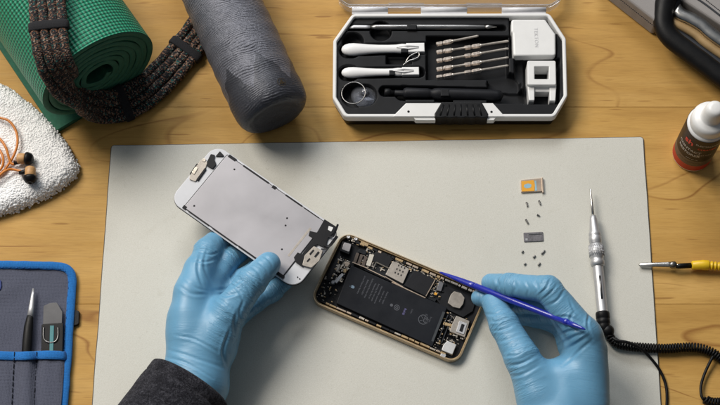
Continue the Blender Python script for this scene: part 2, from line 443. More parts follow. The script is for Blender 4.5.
MT['band'] = fabric('black_webbing', (.005, .005, .006), (.014, .014, .017), 900, sheen=0)
def clear():
    m, t, b = nodes('clear_polycarbonate'); N = NT(t); tr = N.n('ShaderNodeBsdfTransparent'); tr.inputs[0].default_value = (.97, .975, .98, 1)
    gl = N.n('ShaderNodeBsdfGlossy'); gl.inputs['Roughness'].default_value = .12; gl.inputs[0].default_value = (.95, .96, 1, 1)
    lw = N.n('ShaderNodeLayerWeight'); lw.inputs[0].default_value = .25; mx = N.n('ShaderNodeMixShader')
    df = N.n('ShaderNodeBsdfDiffuse'); df.inputs[0].default_value = (.8, .82, .86, 1); m2 = N.n('ShaderNodeMixShader'); m2.inputs[0].default_value = .03; N.l(tr.outputs[0], m2.inputs[1]); N.l(df.outputs[0], m2.inputs[2])
    N.l(N.math('MULTIPLY_ADD', lw.outputs['Fresnel'], .6, .03), mx.inputs[0]); N.l(m2.outputs[0], mx.inputs[1]); N.l(gl.outputs[0], mx.inputs[2])
    N.l(mx.outputs[0], t.nodes['Material Output'].inputs[0]); return m
MT['clear'] = clear()
def clear2():
    m, t, b = nodes('clear_silicone'); b.inputs['Base Color'].default_value = (.55, .58, .66, 1); b.inputs['Roughness'].default_value = .12
    b.inputs['Transmission Weight'].default_value = .85; b.inputs['IOR'].default_value = 1.4; return m
MT['silicone'] = clear2()

# ================================================================== the setting: boards of the tabletop
y1, y2 = P(660, 107).y, P(660, 304).y; bw = y1 - y2
mb = MB(); k = -3
while y2 + k*bw < 800:
    a = y2 + k*bw
    mb.prism([(-1000, a+.1), (1000, a+.1), (1000, a+bw-.1), (-1000, a+bw-.1)], -28, 0, .3); k += 1
tag(mb.build('tabletop', MT['wood']), kind='structure')

# ================================================================== work mat
tl, tr, bl, br = P(112, 146.5), P(642.5, 138), P(93, 405), P(660.5, 405)
bl = bl + (bl-tl)*.35; br = br + (br-tr)*.35
q = fillet([bl[:2], br[:2], tr[:2], tl[:2]], [3, 3, 2.5, 2.5], 4)
_o = []
for i in range(len(q)):
    a_, b_ = Vector(q[i]), Vector(q[(i+1) % len(q)]); n_ = max(1, int((b_-a_).length/6))
    for k in range(n_):
        p_ = a_.lerp(b_, k/n_); _o.append((p_.x + .5*noise.noise((p_.x*.02, p_.y*.02, 1)) + .15*noise.noise((p_.x*.1, p_.y*.1, 4)), p_.y + .5*noise.noise((p_.x*.02, p_.y*.02, 7)) + .15*noise.noise((p_.x*.1, p_.y*.1, 8))))
q = _o
wm = thing('work_mat', 'large pale grey work mat lying flat on the wooden table under the phone and hands', 'mat', ((bl.x+br.x)/2, (bl.y+tl.y)/2, 0))
MB().prism(q, .9, 2.0, .3).build('mat_surface', MT['mat'], wm)
MB().prism(inset(ccw(q), -.9), 0, .9, .2).build('mat_backing', MT['mat_edge'], wm)
ZM = 2.0

# ================================================================== green rolled exercise mat
R0, TK, PITCH = 55.0, 5.5, 6.0
n = Vector((.565, -.825, 0)); s_ = Vector((-.825, -.565, 0)); ZC = R0 + TK/2
rc = P(97, 75, ZC)                                       # centre of the near end
rm = thing('rolled_exercise_mat', 'thick green textured foam mat rolled up at the upper left corner', 'exercise mat', (rc.x, rc.y, 0))
prof = []                                                # (along s, z, normal s, normal z)
for i in range(12): prof.append((54*(1-i/12), TK/2 + .0, 0, -1))
turns = 7.2
for i in range(int(turns*64)):
    a = 2*math.pi*i/64; r = R0 - PITCH*a/(2*math.pi) + 1.2*math.sin(a*1.0+1)*(a/35) + .5*math.sin(3*a+a*a*.02)
    if a < 2*math.pi: r = R0 - PITCH*a/(2*math.pi)
    prof.append((-r*math.sin(a), ZC - r*math.cos(a), -math.sin(a), -math.cos(a)))
LEN = 330; NV = 26; vs = []; fs = []; uv = []; K = len(prof); L = 0; ls = []
for i, (a, z, na, nz) in enumerate(prof):
    if i: L += math.hypot(a-prof[i-1][0], z-prof[i-1][1])
    ls.append(L)
def rp(a, z, d): return rc*1 + s_*a - n*d + Vector((0, 0, z-ZC))
outer = MB(); edge = MB(); inner_s = MB()
for side, off in ((0, TK/2), (1, -TK/2)):
    vv = []; uu = []
    for i, (a, z, na, nz) in enumerate(prof):
        for j in range(NV):
            d = LEN*j/(NV-1); vv.append(rp(a+na*off, z+nz*off, d)); uu.append((ls[i], d))
    ff = []
    for i in range(K-1):
        for j in range(NV-1):
            f = (i*NV+j, i*NV+j+1, (i+1)*NV+j+1, (i+1)*NV+j); ff.append(f if side else f[::-1])
    (inner_s if side else outer).add(vv, ff, 0, True, uu)
for d, w in ((0, 0), (LEN, 1)):
    vv = []
    for i, (a, z, na, nz) in enumerate(prof):
        for off, dd in ((TK/2, 0), (TK/2-.7, -.6), (-TK/2+.7, -.6), (-TK/2, 0)):
            vv.append(rp(a+na*off, z+nz*off, d + (dd if d == 0 else -dd)))
    ff = []
    for i in range(K-1):
        for j in range(3): f = (i*4+j, (i+1)*4+j, (i+1)*4+j+1, i*4+j+1); ff.append(f if not w else f[::-1])
    edge.add(vv, ff, 0, True)
vv = [rp(prof[0][0], z, d) for d in (0, LEN) for z in (0, TK)]; edge.add(vv, [(0, 1, 3, 2)])
vv = [rp(prof[-1][0]+prof[-1][2]*o, prof[-1][1]+prof[-1][3]*o, d) for d in (0, LEN) for o in (-TK/2, TK/2)]; edge.add(vv, [(0, 1, 3, 2)])
outer.build('foam_sheet', MT['yoga'], rm); inner_s.build('inner_face', MT['yoga_cut'], rm); edge.build('cut_edge', MT['yoga_cut'], rm)

# ================================================================== speckled four-cord strap
cp = [(43, -70, 122, 0), (45, -20, 122, 0), (48, 12, 122, 0), (50, 38, 121, .05), (55, 62, 112, .25), (66, 84, 84, .6), (80, 99, 50, .9), (97, 106, 24, 1.0),
      (116, 106, 14, .8), (134, 98, 11, .45), (151, 86, 9, .25), (167, 71, 8, .15), (182, 54, 7, .1), (196, 37, 6, .05), (207, 20, 6, 0), (214, 0, 6, 0), (218, -30, 6, 0)]
pp = [P(x, y, z) for x, y, z, t in cp]
path = spline(pp, 2.5)
st = thing('braided_strap', 'strap of four dark speckled cords draped from the green roll across the table', 'strap', (P(120, 105).x, P(120, 105).y, 0))
def tilt_at(p):
    d = sorted(((p-q).length, t[3]) for q, t in zip(pp, cp))[:2]
    return (d[0][1]*d[1][0] + d[1][1]*d[0][0]) / max(1e-6, d[0][0]+d[1][0])
sides = []
for i, p in enumerate(path):
    t = (path[min(i+1, len(path)-1)] - path[max(i-1, 0)]).normalized()
    h = Vector((-t.y, t.x, 0)).normalized(); up = t.cross(h) * -1
    if up.z < 0: up = -up
    k = tilt_at(p); a = k*.95
    sd = (h*math.cos(a) + Vector((0, 0, 1))*math.sin(a)); sd = (sd - t*sd.dot(t)).normalized(); sides.append((sd, t, t.cross(sd)))
for c in range(4):
    o = (c-1.5)*7.6
    pts = [p + sides[i][0]*(o + .5*math.sin(i*.11+c*2)) + Vector((0, 0, .5*math.sin(i*.17+c))) for i, p in enumerate(path)]
    MB().tube(pts, [4.3 + .25*math.sin(i*.9+c) for i in range(len(pts))], 12, uv=True).build('cord', MT['cord'], st)
def band(px, py, z, wid=6.0):
    p = P(px, py, z); i = min(range(len(path)), key=lambda j: (path[j]-p).length); sd, t, up = sides[i]
    rs = []
    for dt in (-wid/2, -wid/2+.8, wid/2-.8, wid/2):
        e = 0 if abs(dt) < wid/2-.1 else -.6
        ring = []
        for j in range(28):
            a = 2*math.pi*j/28; ca, sa = math.cos(a), math.sin(a)
            ring.append(path[i] + t*(dt + .35*math.sin(a*2)) + sd*((17.0+e)*math.copysign(abs(ca)**.45, ca)) + up*((5.3+e)*math.copysign(abs(sa)**.5, sa)))
        rs.append(ring)
    MB().rings(rs).build('webbing_band', MT['band'], st)
band(48, 27, 121, 8); band(124, 105, 13, 8); band(187, 51, 7, 8)

# ================================================================== grey bottle lying on its side
ba = Vector((.40, -.915, 0)).normalized(); RB = 33.5
be = P(276, 121, RB*.75); be.z = RB + .3
prof = [(.5, 2.2), (14, 2.0), (20, 1.2), (24, .0), (27, .6), (29.8, 2.6), (31.8, 6), (33, 11), (RB, 18)] + [(RB + .35*math.sin(h*.35), h) for h in range(24, 215, 4)]
prof += [(31, 222), (24, 232), (21, 236), (21, 262), (.5, 263)]
bo = thing('steel_bottle', 'dark grey bottle with swirling contour line relief lying beside the strap', 'bottle', (be.x, be.y, 0))
mb = MB(); mb.lathe(be, -ba, prof, 96, uv=True)
vs = []
for i, v in enumerate(mb.v):
    v = Vector(v); h = (v-be).dot(-ba); rad = v - be + ba*h
    if h < 215: rad *= 1 + .018*noise.noise(v*.03)*(1 if h > 6 else .4) + .014*math.sin(math.atan2(rad.z, rad.dot(Vector((ba.y, -ba.x, 0))))*5)*max(0, 1-h/22)
    vs.append(tuple(be - ba*h + rad))
mb.v = vs; mb.build('bottle_body', MT['bottle'], bo)
# small round badge printed near the closed end
wv = ba.cross(Vector((0, 0, 1))).normalized()
def on_bottle(h, ang, r=RB+.5): return be - ba*h + (Vector((0, 0, 1))*math.cos(ang) + wv*math.sin(ang))*r
em = MB(); a0 = .42 if on_bottle(20, .3).x > on_bottle(20, -.3).x else -.42
for ra, rb in ((3.6, 4.0),):
    N = 28; vs = [on_bottle(15 + r*math.sin(2*math.pi*i/N), a0 + r*math.cos(2*math.pi*i/N)/RB) for r in (ra, rb) for i in range(N)]
    em.add(vs, [(i, (i+1) % N, N+(i+1) % N, N+i) for i in range(N)])
for h1, x1, h2, x2 in ((13.4, -2.4, 17, 0), (17, 0, 13.4, 2.4), (14, -2.4, 14, 2.4), (12.4, 0, 18, 0)):
    d = Vector((h2-h1, x2-x1)).normalized()*.35; nx, ny = -d.y, d.x
    em.add([on_bottle(h1+nx, a0+(x1+ny)/RB), on_bottle(h1-nx, a0+(x1-ny)/RB), on_bottle(h2-nx, a0+(x2-ny)/RB), on_bottle(h2+nx, a0+(x2+ny)/RB)], [(0, 1, 2, 3)])
em.build('badge', M('gold_print', (.07, .05, .025), .4, .5), bo)

# ================================================================== white terry towel
edge_px = [(-60, 62), (-8, 80), (4, 84), (16, 92), (30, 103), (44, 115), (55, 126), (64, 139), (72, 152), (77, 163), (77, 172), (70, 180), (58, 189), (44, 197), (28, 204), (12, 210), (-4, 215), (-60, 232)]
poly = [tuple(p)[:2] for p in spline([P(x, y, 8) for x, y in edge_px], 4)]; poly += [(-560, poly[-1][1]), (-560, poly[0][1])]
pa = np.array(poly)
def poly_dist(X, Y, pa):
    """signed distance, positive inside"""
    d = np.full(X.shape, 1e9); ins = np.zeros(X.shape, bool); N = len(pa)
    for i in range(N):
        ax, ay = pa[i-1]; bx, by = pa[i]; ex, ey = bx-ax, by-ay; L2 = ex*ex+ey*ey
        if L2 < 1e-9: continue
        t = np.clip(((X-ax)*ex+(Y-ay)*ey)/L2, 0, 1); d = np.minimum(d, np.hypot(X-ax-t*ex, Y-ay-t*ey))
        c = ((ay > Y) != (by > Y)) & (X < (bx-ax)*(Y-ay)/(by-ay if by != ay else 1e-9)+ax); ins ^= c
    return np.where(ins, d, -d)
g = 1.0; xs = np.arange(-470, pa[:, 0].max()+3, g); ys = np.arange(pa[:, 1].min()-2, pa[:, 1].max()+2, g)
X, Y = np.meshgrid(xs, ys, indexing='ij'); D = poly_dist(X, Y, pa)
def nz2(X, Y, f, seed=0):
    return np.array([noise.noise((x*f, y*f, seed)) for x, y in zip(X.ravel(), Y.ravel())]).reshape(X.shape)
D = D + .6*nz2(X, Y, .45, 3); keep = D > 0
H = 13*np.sqrt(np.clip(1-(1-np.clip(D/11, 0, 1))**2, 0, 1)) + 2.4*nz2(X, Y, .022) + .9*nz2(X, Y, .08, 4)
BUM = nz2(X, Y, .42, 5) + .6*nz2(X, Y, .9, 9)
H = np.maximum(H + .22*np.clip(BUM, -1, 1)*np.clip(D/3, 0, 1), .2)
idx = -np.ones(X.shape, int); vs = []; fs = []
for i, j in np.argwhere(keep):
    idx[i, j] = len(vs); vs.append((X[i, j] + .5*BUM[i, j], Y[i, j] + .5*BUM[i-1, j], H[i, j]))
A = idx[:-1, :-1]; B = idx[1:, :-1]; Cc = idx[1:, 1:]; Dd = idx[:-1, 1:]; ok = (A >= 0) & (B >= 0) & (Cc >= 0) & (Dd >= 0)
fs = list(zip(A[ok].tolist(), B[ok].tolist(), Cc[ok].tolist(), Dd[ok].tolist()))
tw = MB().add(vs, fs, 0, True)
# loops of pile: little bent tufts over the visible part
rng = random.Random(3); cand = np.argwhere(keep & (X > -345))
for q in range(11000):
    i, j = cand[rng.randrange(len(cand))]; x, y = X[i, j]+rng.uniform(-.5, .5), Y[i, j]+rng.uniform(-.5, .5); r = rng.uniform(.7, 1.35)
    tw.sphere((x, y, H[i, j] - r*.55), r, 4, 0, (rng.uniform(.5, 1.5), rng.uniform(.5, 1.5), rng.uniform(.7, 1.2)))
tag(tw.build('terry_towel', MT['towel']), 'fluffy white terry towel corner lying under the orange earphones', 'towel')

# ================================================================== earphones on the towel
ep = thing('earphones', 'wooden in-ear earphones with black tips and coiled orange cable on the white towel', 'earphones', (P(14, 165).x, P(14, 165).y, 14))
ZT = 16.5
def cable(pts, name='cable'):
    MB().tube(spline([P(*p) for p in pts], 1.5), 1.15, 8).build(name, MT['orange'], ep)
cable([(-14, 110, ZT), (-2, 117, ZT+1), (9, 121, ZT+2), (16, 131, ZT+2), (17.5, 143, ZT+2), (14, 155, ZT+1), (8, 165, ZT), (1, 173, ZT), (-12, 178, ZT)])
cable([(-10, 132, ZT), (0, 139, ZT+2), (6, 148, ZT+3), (9, 158, ZT+2), (12, 164, ZT+1), (19, 162.3, ZT+1)])
cable([(-12, 186, ZT+1), (-2, 177, ZT+2), (6, 170.5, ZT+3), (13, 169.5, ZT+1), (23.5, 172, ZT+1)])
cable([(-14, 138, ZT+1), (-3, 147, ZT+2), (3, 157, ZT+3), (2, 167, ZT+2), (-6, 174, ZT+1), (-14, 172, ZT)])
cable([(-14, 148, ZT+2), (-4, 154, ZT+3), (0, 162, ZT+4), (-6, 168, ZT+3), (-14, 166, ZT+2)])
for (a, b, c, jk) in (((16.5, 155.5), (24.5, 160.5), (29.5, 163.3), (18, 162.6)), ((30.5, 167.5), (30.2, 176.5), (30, 182.5), (23, 172.3))):
    A_, B_, C_ = P(*a, ZT+3.5), P(*b, ZT+4), P(*c, ZT+3.5); ax = (B_-A_).normalized(); bl_ = (B_-A_).length; cl = (C_-B_).length
    if jk[0] == 18: A_ = P(17.5, 158.5, ZT+3.5); B_ = P(24, 159.5, ZT+4); C_ = P(31.5, 158.8, ZT+3.5); ax = (C_-A_).normalized(); bl_, cl = 7, 6
    eb = MB().lathe(A_, ax, [(.3, -.4), (3.3, -.2), (4.4, .5), (4.8, 2), (4.7, bl_-1), (4.3, bl_)], 24).build('earbud', MT['budwood'], ep)
    MB().lathe(A_+ax*bl_, ax, [(4.2, -.4), (5.6, .2), (6.1, 1.4), (5.9, 2.6), (4.6, cl-.6), (3.2, cl+.6), (1.8, cl+.9), (1.4, cl), (.2, cl-.2)], 24).build('ear_tip', MT['rubber'], eb)
    J = P(*jk, ZT+1.5); MB().tube([J - Vector((3.5, .5, 0)), J, A_+ax*1.5], [1.7, 2.1, 1.8], 10).build('strain_relief', MT['rubber'], eb)

# ================================================================== blue bound tool roll
tr_ = thing('tool_roll', 'grey canvas tool roll with bright blue binding at the left edge', 'tool roll', (P(34, 340).x, P(34, 340).y, 0))
def rollpx(d): return fillet(pxy([(-70, 258.5+d), (62.5, 262.5+d), (77-d, 268+d), (74.5-d, 310), (67-d, 430), (-90, 430)], 4), [0, 14-d*.5, 12-d*.5, 60, 0, 0], 7)
q = rollpx(0); qi = rollpx(7.2)
rp_ = np.array(ccw(rollpx(2))); xs = np.arange(rp_[:, 0].min(), rp_[:, 0].max()+1.6, 1.6); ys = np.arange(rp_[:, 1].min(), rp_[:, 1].max()+1.6, 1.6)
X, Y = np.meshgrid(xs, ys, indexing='ij'); D = poly_dist(X, Y, rp_); H = 3.0 + 1.3*nz2(X, Y, .028, 2) + .8*nz2(X*.35+Y*.4, Y*.9-X*.5, .07, 6) + .35*nz2(X, Y, .14, 8)*np.clip(1-D/14, 0, 1)
idx = np.arange(X.size).reshape(X.shape); okc = D > -.8; A = idx[:-1, :-1]; B = idx[1:, :-1]; Cc = idx[1:, 1:]; Dd = idx[:-1, 1:]; ok = okc[:-1, :-1] & okc[1:, :-1] & okc[1:, 1:] & okc[:-1, 1:]
MB().add(list(zip(X.ravel(), Y.ravel(), H.ravel())), list(zip(A[ok].tolist(), B[ok].tolist(), Cc[ok].tolist(), Dd[ok].tolist())), 0, True).build('canvas_panel', MT['roll_grey'], tr_)
MB().prism(rollpx(3), 0, 1.4).build('canvas_backing', MT['roll_grey'], tr_)
# rounded tape along the edge
ob = [P(-70, 262, 3.6), P(-10, 264.3, 3.8), P(30, 265.2, 3.8), P(55, 266, 3.8), P(64, 267.3, 3.8), P(70, 271.5, 3.8), P(72.3, 279, 3.8), P(71.3, 300, 3.8), P(69.2, 330, 3.8), P(66.5, 370, 3.8), P(63.8, 405, 3.8), P(61.5, 440, 3.8)]
sp_ = spline(ob, 3)
sp_ = [p + Vector((.35*noise.noise(p*.12), .35*noise.noise(p*.12+Vector((9, 0, 0))), .25*noise.noise(p*.2))) for p in sp_]
MB().tube(sp_, [3.75+.35*noise.noise((i*.35, 0, 0)) for i in range(len(sp_))], 14, flat=.55, up=(0, 0, 1)).build('edge_binding', MT['blue_bind'], tr_)
_st = MB()
for i in range(4, len(sp_)-4, 2):
    t_ = (sp_[i+1]-sp_[i-1]).normalized(); n_ = Vector((t_.y, -t_.x, 0)) ; p_ = sp_[i] + n_*2.9 + Vector((0, 0, 1.35)); _st.tube([p_ - t_*1.0, p_ + t_*1.0], .28, 5)
_st.build('binding_stitch', M('blue_thread', (.01, .10, .36), .7), tr_)
pk = MB()
def crease(x, y):      # pocket bulges over the tools
    return 6.8*math.exp(-((x-26.5)/7.5)**4) + 4.3*math.exp(-((x-52)/12)**6) + 1.1*noise.noise((x*.10, y*.03, 3)) + .35*noise.noise((x*.3, y*.12, 5))
NX, NY = 44, 30; vs = []
for j in range(NY):
    for i in range(NX):
        x = -70 + (136 - 1.5*0)*i/(NX-1); y = 355 + 80*j/(NY-1); lim = 65.5 - (y-355)*.09; x = min(x, lim)
        stch = min(abs(x-(14.5-(y-352)*.05)), abs(x-(36.8-(y-352)*.05)))
        z = 4.6 + crease(x, y)*.9*(1-.25*j/NY) - .9*math.exp(-(stch/1.2)**2)
        vs.append(P(x, y, z))
pk.add(vs, [(j*NX+i, (j+1)*NX+i, (j+1)*NX+i+1, j*NX+i+1) for j in range(NY-1) for i in range(NX-1)], 0, True)
pk.build('pocket', MT['roll_grey'], tr_)
tp = [P(x, y, 5.3+crease(x, y)) for x, y in [(-70, 354.5)] + [(x, 355.5 + .5*math.sin(x*.1)) for x in range(-10, 69, 4)]]
MB().tube(tp, 3.9, 12, flat=.30, up=(0, 0, 1)).build('pocket_binding', MT['blue_bind'], tr_)
for x0 in (14.5, 36.8):
    sb = MB()
    for k in range(15):
        y = 352 + k*6; a, b = P(x0-(y-352)*.05, y, 7.2+crease(x0, y) if k < 2 else 5.0+crease(x0, y)*.8), P(x0-(y+4.3-352)*.05, y+4.3, 7.0+crease(x0, y) if k < 1 else 5.0+crease(x0, y)*.8)
        sb.tube([a, b], .45, 6)
    sb.build('stitch_line', MT['thread'], tr_)
tz = thing('tweezers', 'pale pointed tweezers with black grip standing in the tool roll pocket', 'tweezers', (P(29, 330).x, P(29, 330).y, 4))
MB().tube([P(33.2, 288.5, 8), P(32.6, 296, 8), P(31.2, 308, 8.5), P(30, 318, 8.5)], [.8, 1.6, 2.4, 2.7], 12, flat=.6, up=(0, 0, 1)).build('tweezer_tip', MT['alu'], tz)
MB().tube([P(30.4, 314, 8.5), P(29.8, 318, 8.6), P(28.5, 327, 8.6), P(27.3, 340, 8.6), P(26.5, 351, 8), P(25, 372, 6.5)], [2.2, 3.0, 3.9, 4.2, 4.2, 3.4], 14, flat=.6, up=(0, 0, 1)).build('grip', MT['rubber'], tz)
sc = thing('flat_scraper', 'flat black tool with grey blade and teal stripe in the tool roll', 'scraper', (P(52, 330).x, P(52, 330).y, 4))
MB().prism(fillet(pxy([(43.5, 306), (50, 303), (57, 302.5), (62.5, 312), (62, 326), (43, 326)], 7), 2), 6.4, 7.4, .3).build('blade', M('grey_blade', (.085, .085, .09), .5, .3), sc)
hd = MB().prism(fillet(pxy([(41.5, 324), (63.5, 322.5), (62.5, 360), (41, 360)], 8.5), 1.5), 4.6, 8.6, .6).build('handle', MT['black'], sc)
MB().prism(pxy([(50, 325.5), (54, 325.5), (53.2, 352), (49.4, 352)], 9.2), 8.6, 9.2, .2).build('teal_stripe', MT['teal'], sc)
MB().tube(spline([P(43.7, 327, 9.2), P(43.5, 336, 9.2), P(45.5, 341, 9.2), P(51, 342.5, 9.2), P(56, 341, 9.2), P(58, 336, 9.2), P(58, 327, 9.2)], 1.5), .7, 8).build('wire_loop', MT['dark_steel'], sc)
MB().prism(fillet(pxy([(73.5, 309), (79.5, 311), (79, 324), (72, 327)], 3), 2), 0, 3.2, .6).build('pull_tab', MT['rubber'], tr_)
MB().prism(fillet(pxy([(-6, 279), (1, 280), (1.6, 286), (.5, 290), (-6, 291)], 5), 1.5), 3.4, 5.2, .5).build('blue_tab', M('navy_tab', (.01, .03, .16), .6), tr_)

# ================================================================== driver kit case
ZR = 22.0
oct_px = [(352.5, 13.5), (549.5, 13), (566, 38.5), (567.5, 96), (555, 117), (344.5, 117), (332.7, 98), (333.2, 40.5)]
outer = fillet(pxy(oct_px, ZR), 6, 4); inner = inset(ccw(outer), 3.3)
kc = thing('driver_kit_case', 'open white rimmed black tool case with clear lid at the top of the table', 'tool case', (P(450, 65).x, P(450, 65).y, 0))
outer = ccw(outer)
MB().ring(outer, inner, 13.5, ZR, .9).build('rim', MT['white'], kc)
# black tub that narrows to the table
a_, b_ = inset(outer, 1.2), inset(outer, 3.2)
MB().rings([[(x, y, 0) for x, y in b_], [(x, y, 1.2) for x, y in inset(outer, 2.2)], [(x, y, 10) for x, y in inset(outer, 1.4)], [(x, y, 15.5) for x, y in a_]], caps=False, smooth=False).add([(x, y, .3) for x, y in b_], [tuple(range(len(b_)))]).build('tub', MT['black'], kc)
# moulded tray: height field with pockets
def cap(X, Y, a, b, r):
    ax, ay = a; bx, by = b; ex, ey = bx-ax, by-ay; t = np.clip(((X-ax)*ex+(Y-ay)*ey)/max(ex*ex+ey*ey, 1e-9), 0, 1)
    return np.hypot(X-ax-t*ex, Y-ay-t*ey) - r
def rbox(X, Y, quad, r):
    return -poly_dist(X, Y, np.array(quad)) - r
g = .75; ia = np.array(inner); xs = np.arange(ia[:, 0].min()-1.5, ia[:, 0].max()+1.5, g); ys = np.arange(ia[:, 1].min()-1.5, ia[:, 1].max()+1.5, g)
X, Y = np.meshgrid(xs, ys, indexing='ij'); T0 = 18.6; H = np.full(X.shape, T0)
def q2(x, y, z=T0): p = P(x, y, z); return (p.x, p.y)
def pocket(d, z, wall=1.3):
    global H
    H = np.minimum(H, z + (T0-z)*np.clip((d+wall)/wall, 0, 1)**.7)
def bar(x0, y0, x1, y1, z, r=0): pocket(rbox(X, Y, [q2(x0, y0), q2(x1, y0), q2(x1, y1), q2(x0, y1)], r), z)
pocket(cap(X, Y, q2(347, 27.5), q2(503, 28), 3.2), 12)
pocket(cap(X, Y, q2(381, 31), q2(381, 31), 10), 8); pocket(cap(X, Y, q2(353, 42), q2(353, 42), 10), 9)
pocket(cap(X, Y, q2(348, 50), q2(352, 50), 8.2), 10); pocket(cap(X, Y, q2(352, 50), q2(424, 48), 6.3), 11)
pocket(cap(X, Y, q2(347, 73), q2(351, 73), 8), 10); pocket(cap(X, Y, q2(351, 73), q2(419, 72), 5.6), 11)
pocket(cap(X, Y, q2(355, 95), q2(355, 95), 12.5), 9); pocket(cap(X, Y, q2(365, 95), q2(365, 95), 11), 10)
bar(426, 36, 509, 80, 9); bar(386, 53, 412, 64, 9)
pocket(cap(X, Y, q2(500, 84), q2(508, 84), 12), 9)
pocket(cap(X, Y, q2(385, 91), q2(398, 91), 5.5), 10); pocket(cap(X, Y, q2(403, 93), q2(520, 96), 7.6), 7)
bar(509, 17, 557, 58, 8); bar(523, 58, 560, 104, 8); bar(514, 58, 526, 82, 11)
idx = np.arange(X.size).reshape(X.shape)
okc = poly_dist(X, Y, ia) > -1.6; A = idx[:-1, :-1]; B = idx[1:, :-1]; Cc = idx[1:, 1:]; Dd = idx[:-1, 1:]
ok = okc[:-1, :-1] & okc[1:, :-1] & okc[1:, 1:] & okc[:-1, 1:]
MB().add(list(zip(X.ravel(), Y.ravel(), H.ravel())), list(zip(A[ok].tolist(), B[ok].tolist(), Cc[ok].tolist(), Dd[ok].tolist())), 0, True).build('tray', MT['tray'], kc)
# raised clips that hold the tools
for (x, y, w, d, z) in ((412, 27, 9, 5, 21), (404.5, 50.5, 6.5, 4, 20.5), (392, 72.5, 5, 5, 20.5), (445, 92.5, 8, 7, 21.5), (420, 101, 26, 3, 19.6), (470, 101.5, 30, 3, 19.8)):
    p = P(x, y, z); MB().box((p.x, p.y, (T0-3+z)/2), (w, d, z-T0+3), 0, .8).build('tool_clip', MT['tray'], kc)
# front flanges and latch
zf = ZR + .35
for q_, hole, q3 in (([(393, 116.5), (395, 114), (406, 103), (442, 103), (435, 114.5), (435, 116.5)], (408.5, 111.5), [(412, 115), (435.5, 115), (435.5, 119.5), (416, 119.5)]),
                 ([(504.5, 116.5), (502.8, 114), (493, 103), (481, 103), (487.5, 114.5), (487.5, 116.5)], (491.5, 111.8), [(487.5, 115), (498, 115), (494, 119.5), (487.5, 119.5)])):
    fl = MB().prism(pxy(q_, zf), 15, zf, .6)
    h = P(*hole, zf+.15); fl.lathe((h.x, h.y, zf), (0, 0, 1), [(1.15, -.5), (1.1, .12)], 16, 1)
    fl = fl.build('front_flange', [MT['white'], MT['black']], kc)
    MB().prism(pxy(q3, zf), 14.5, ZR-1.2, .5).build('flange_lip', MT['white'], fl)
fr = []
for k in range(25): fr.append((488 - (488-434.6)*k/24, 117.6 + .9*abs(math.sin(math.pi*k/24*5))))
mb = MB(); mb.prism(pxy([(441.5, 102.5), (481.5, 102.5), (488, 114)] + fr + [(434.6, 114)], ZR), 8, ZR+1.6, .9)
for k in range(7):
    x = 443.5 + k*5.8; a, b = P(x, 104.5, ZR+1.7), P(x - (3 - k)*1.1, 115.5, ZR+1.7); mb.tube([a, b], .8, 8, flat=.4)
mb.build('latch', MT['black'], kc)
# hinge rail and clear lid folded back past the rim
frosted = M('frosted_plastic', (.62, .62, .64), .35)
for x0, x1 in ((352, 388), (421, 467), (502, 546)):
    a, b = P(x0, 10.0, 19), P(x1, 9.6, 19); hr = MB(); hr.tube([a, (a+b)/2, b], 2.3, 14)
    q_ = pxy([(x0, 14), (x1, 14), (x1, 9.5), (x0, 9.5)], 19); hr.prism(q_, 16.5, 19.2, .4)
    hr.build('hinge_rail', frosted, kc)
ld = MB(); zl = 21; milky = M('milky_clear_edge', (.85, .87, .90), .2, Transmission_Weight=.75, IOR=1.2)
def lid_poly(d): return fillet(pxy([(338+d, -80), (338+d, -2), (348+d, 5-d*.6), (551-d, 5-d*.6), (562-d, -2), (562-d, -80)], zl), [3, 8, 8, 8, 8, 3], 5)
lo, li = ccw(lid_poly(0)), inset(ccw(lid_poly(0)), 1.0)
MB().ring(lo, li, 16.5, zl, .3).build('lid_edge', milky, kc)
ld.ring(inset(lo, .1), inset(lo, .9), 8, 16.4, 0); ld.prism(inset(lo, .3), 6.2, 7.8, .4)
for x0, x1 in ((388.5, 424), (466, 502)):
    a = pxy([(x0, 7), (x1, 7), (x1, 3.2), (x0, 3.2)], zl); ld.prism(a, 17, zl+1.2, .5)
ld.build('clear_lid', MT['clear'], kc)

# ================================================================== tools lying in the case
g_pry = 'white plastic pry tools in the case'
def pry(x0, y0, x1, y1, label, rk):
    a, b = P(x0, y0, 17), P(x1, y1, 17); L = (b-a).length; d = (b-a)/L
    o = thing('pry_tool', label, 'pry tool', ((a.x+b.x)/2, (a.y+b.y)/2, 12), 0, g_pry)
    W = [(0, .8), (.012, 2.9), (.04, 4.7), (.09, 5.9), (.15, 6.1), (.22, 5.6), (.32, 4.7), (.45, 4.1), (.56, 3.9), (.66, 4.0), (.73, 4.7), (.76, 4.6), (.80, 4.2)]
    MB().tube([a+d*(L*t) for t, w in W], [w*rk for t, w in W], 20, flat=.72, up=(0, 0, 1)).build('handle', MT['white_satin'], o)
    u = Vector((-d.y, d.x, 0)); e = [a+d*(L*.78)+u*4.6*rk, a+d*(L)+u*4.5*rk, a+d*(L)-u*4.5*rk, a+d*(L*.78)-u*4.6*rk]
    MB().prism([p[:2] for p in e], 15, 19.5, .7).build('blade', MT['white_satin'], o)
    v = MB(); w0 = a+d*(L*.66)
    for s in (-1, 1):
        pts = [w0 + Vector((0, 0, 3.5)), a+d*(L*.80)+u*s*1.6+Vector((0, 0, 3.2)), a+d*(L*.93)+u*s*.5+Vector((0, 0, 2.7))]; v.tube(pts, [.3, .8, .3], 8)
    v.build('raised_arrow', MT['white_satin'], o)
pry(341.5, 49.8, 424.5, 48.3, 'larger white pry tool, upper of the two in the case', 1.0)
pry(341.5, 72.8, 419, 71.8, 'smaller white pry tool, lower of the two in the case', .86)
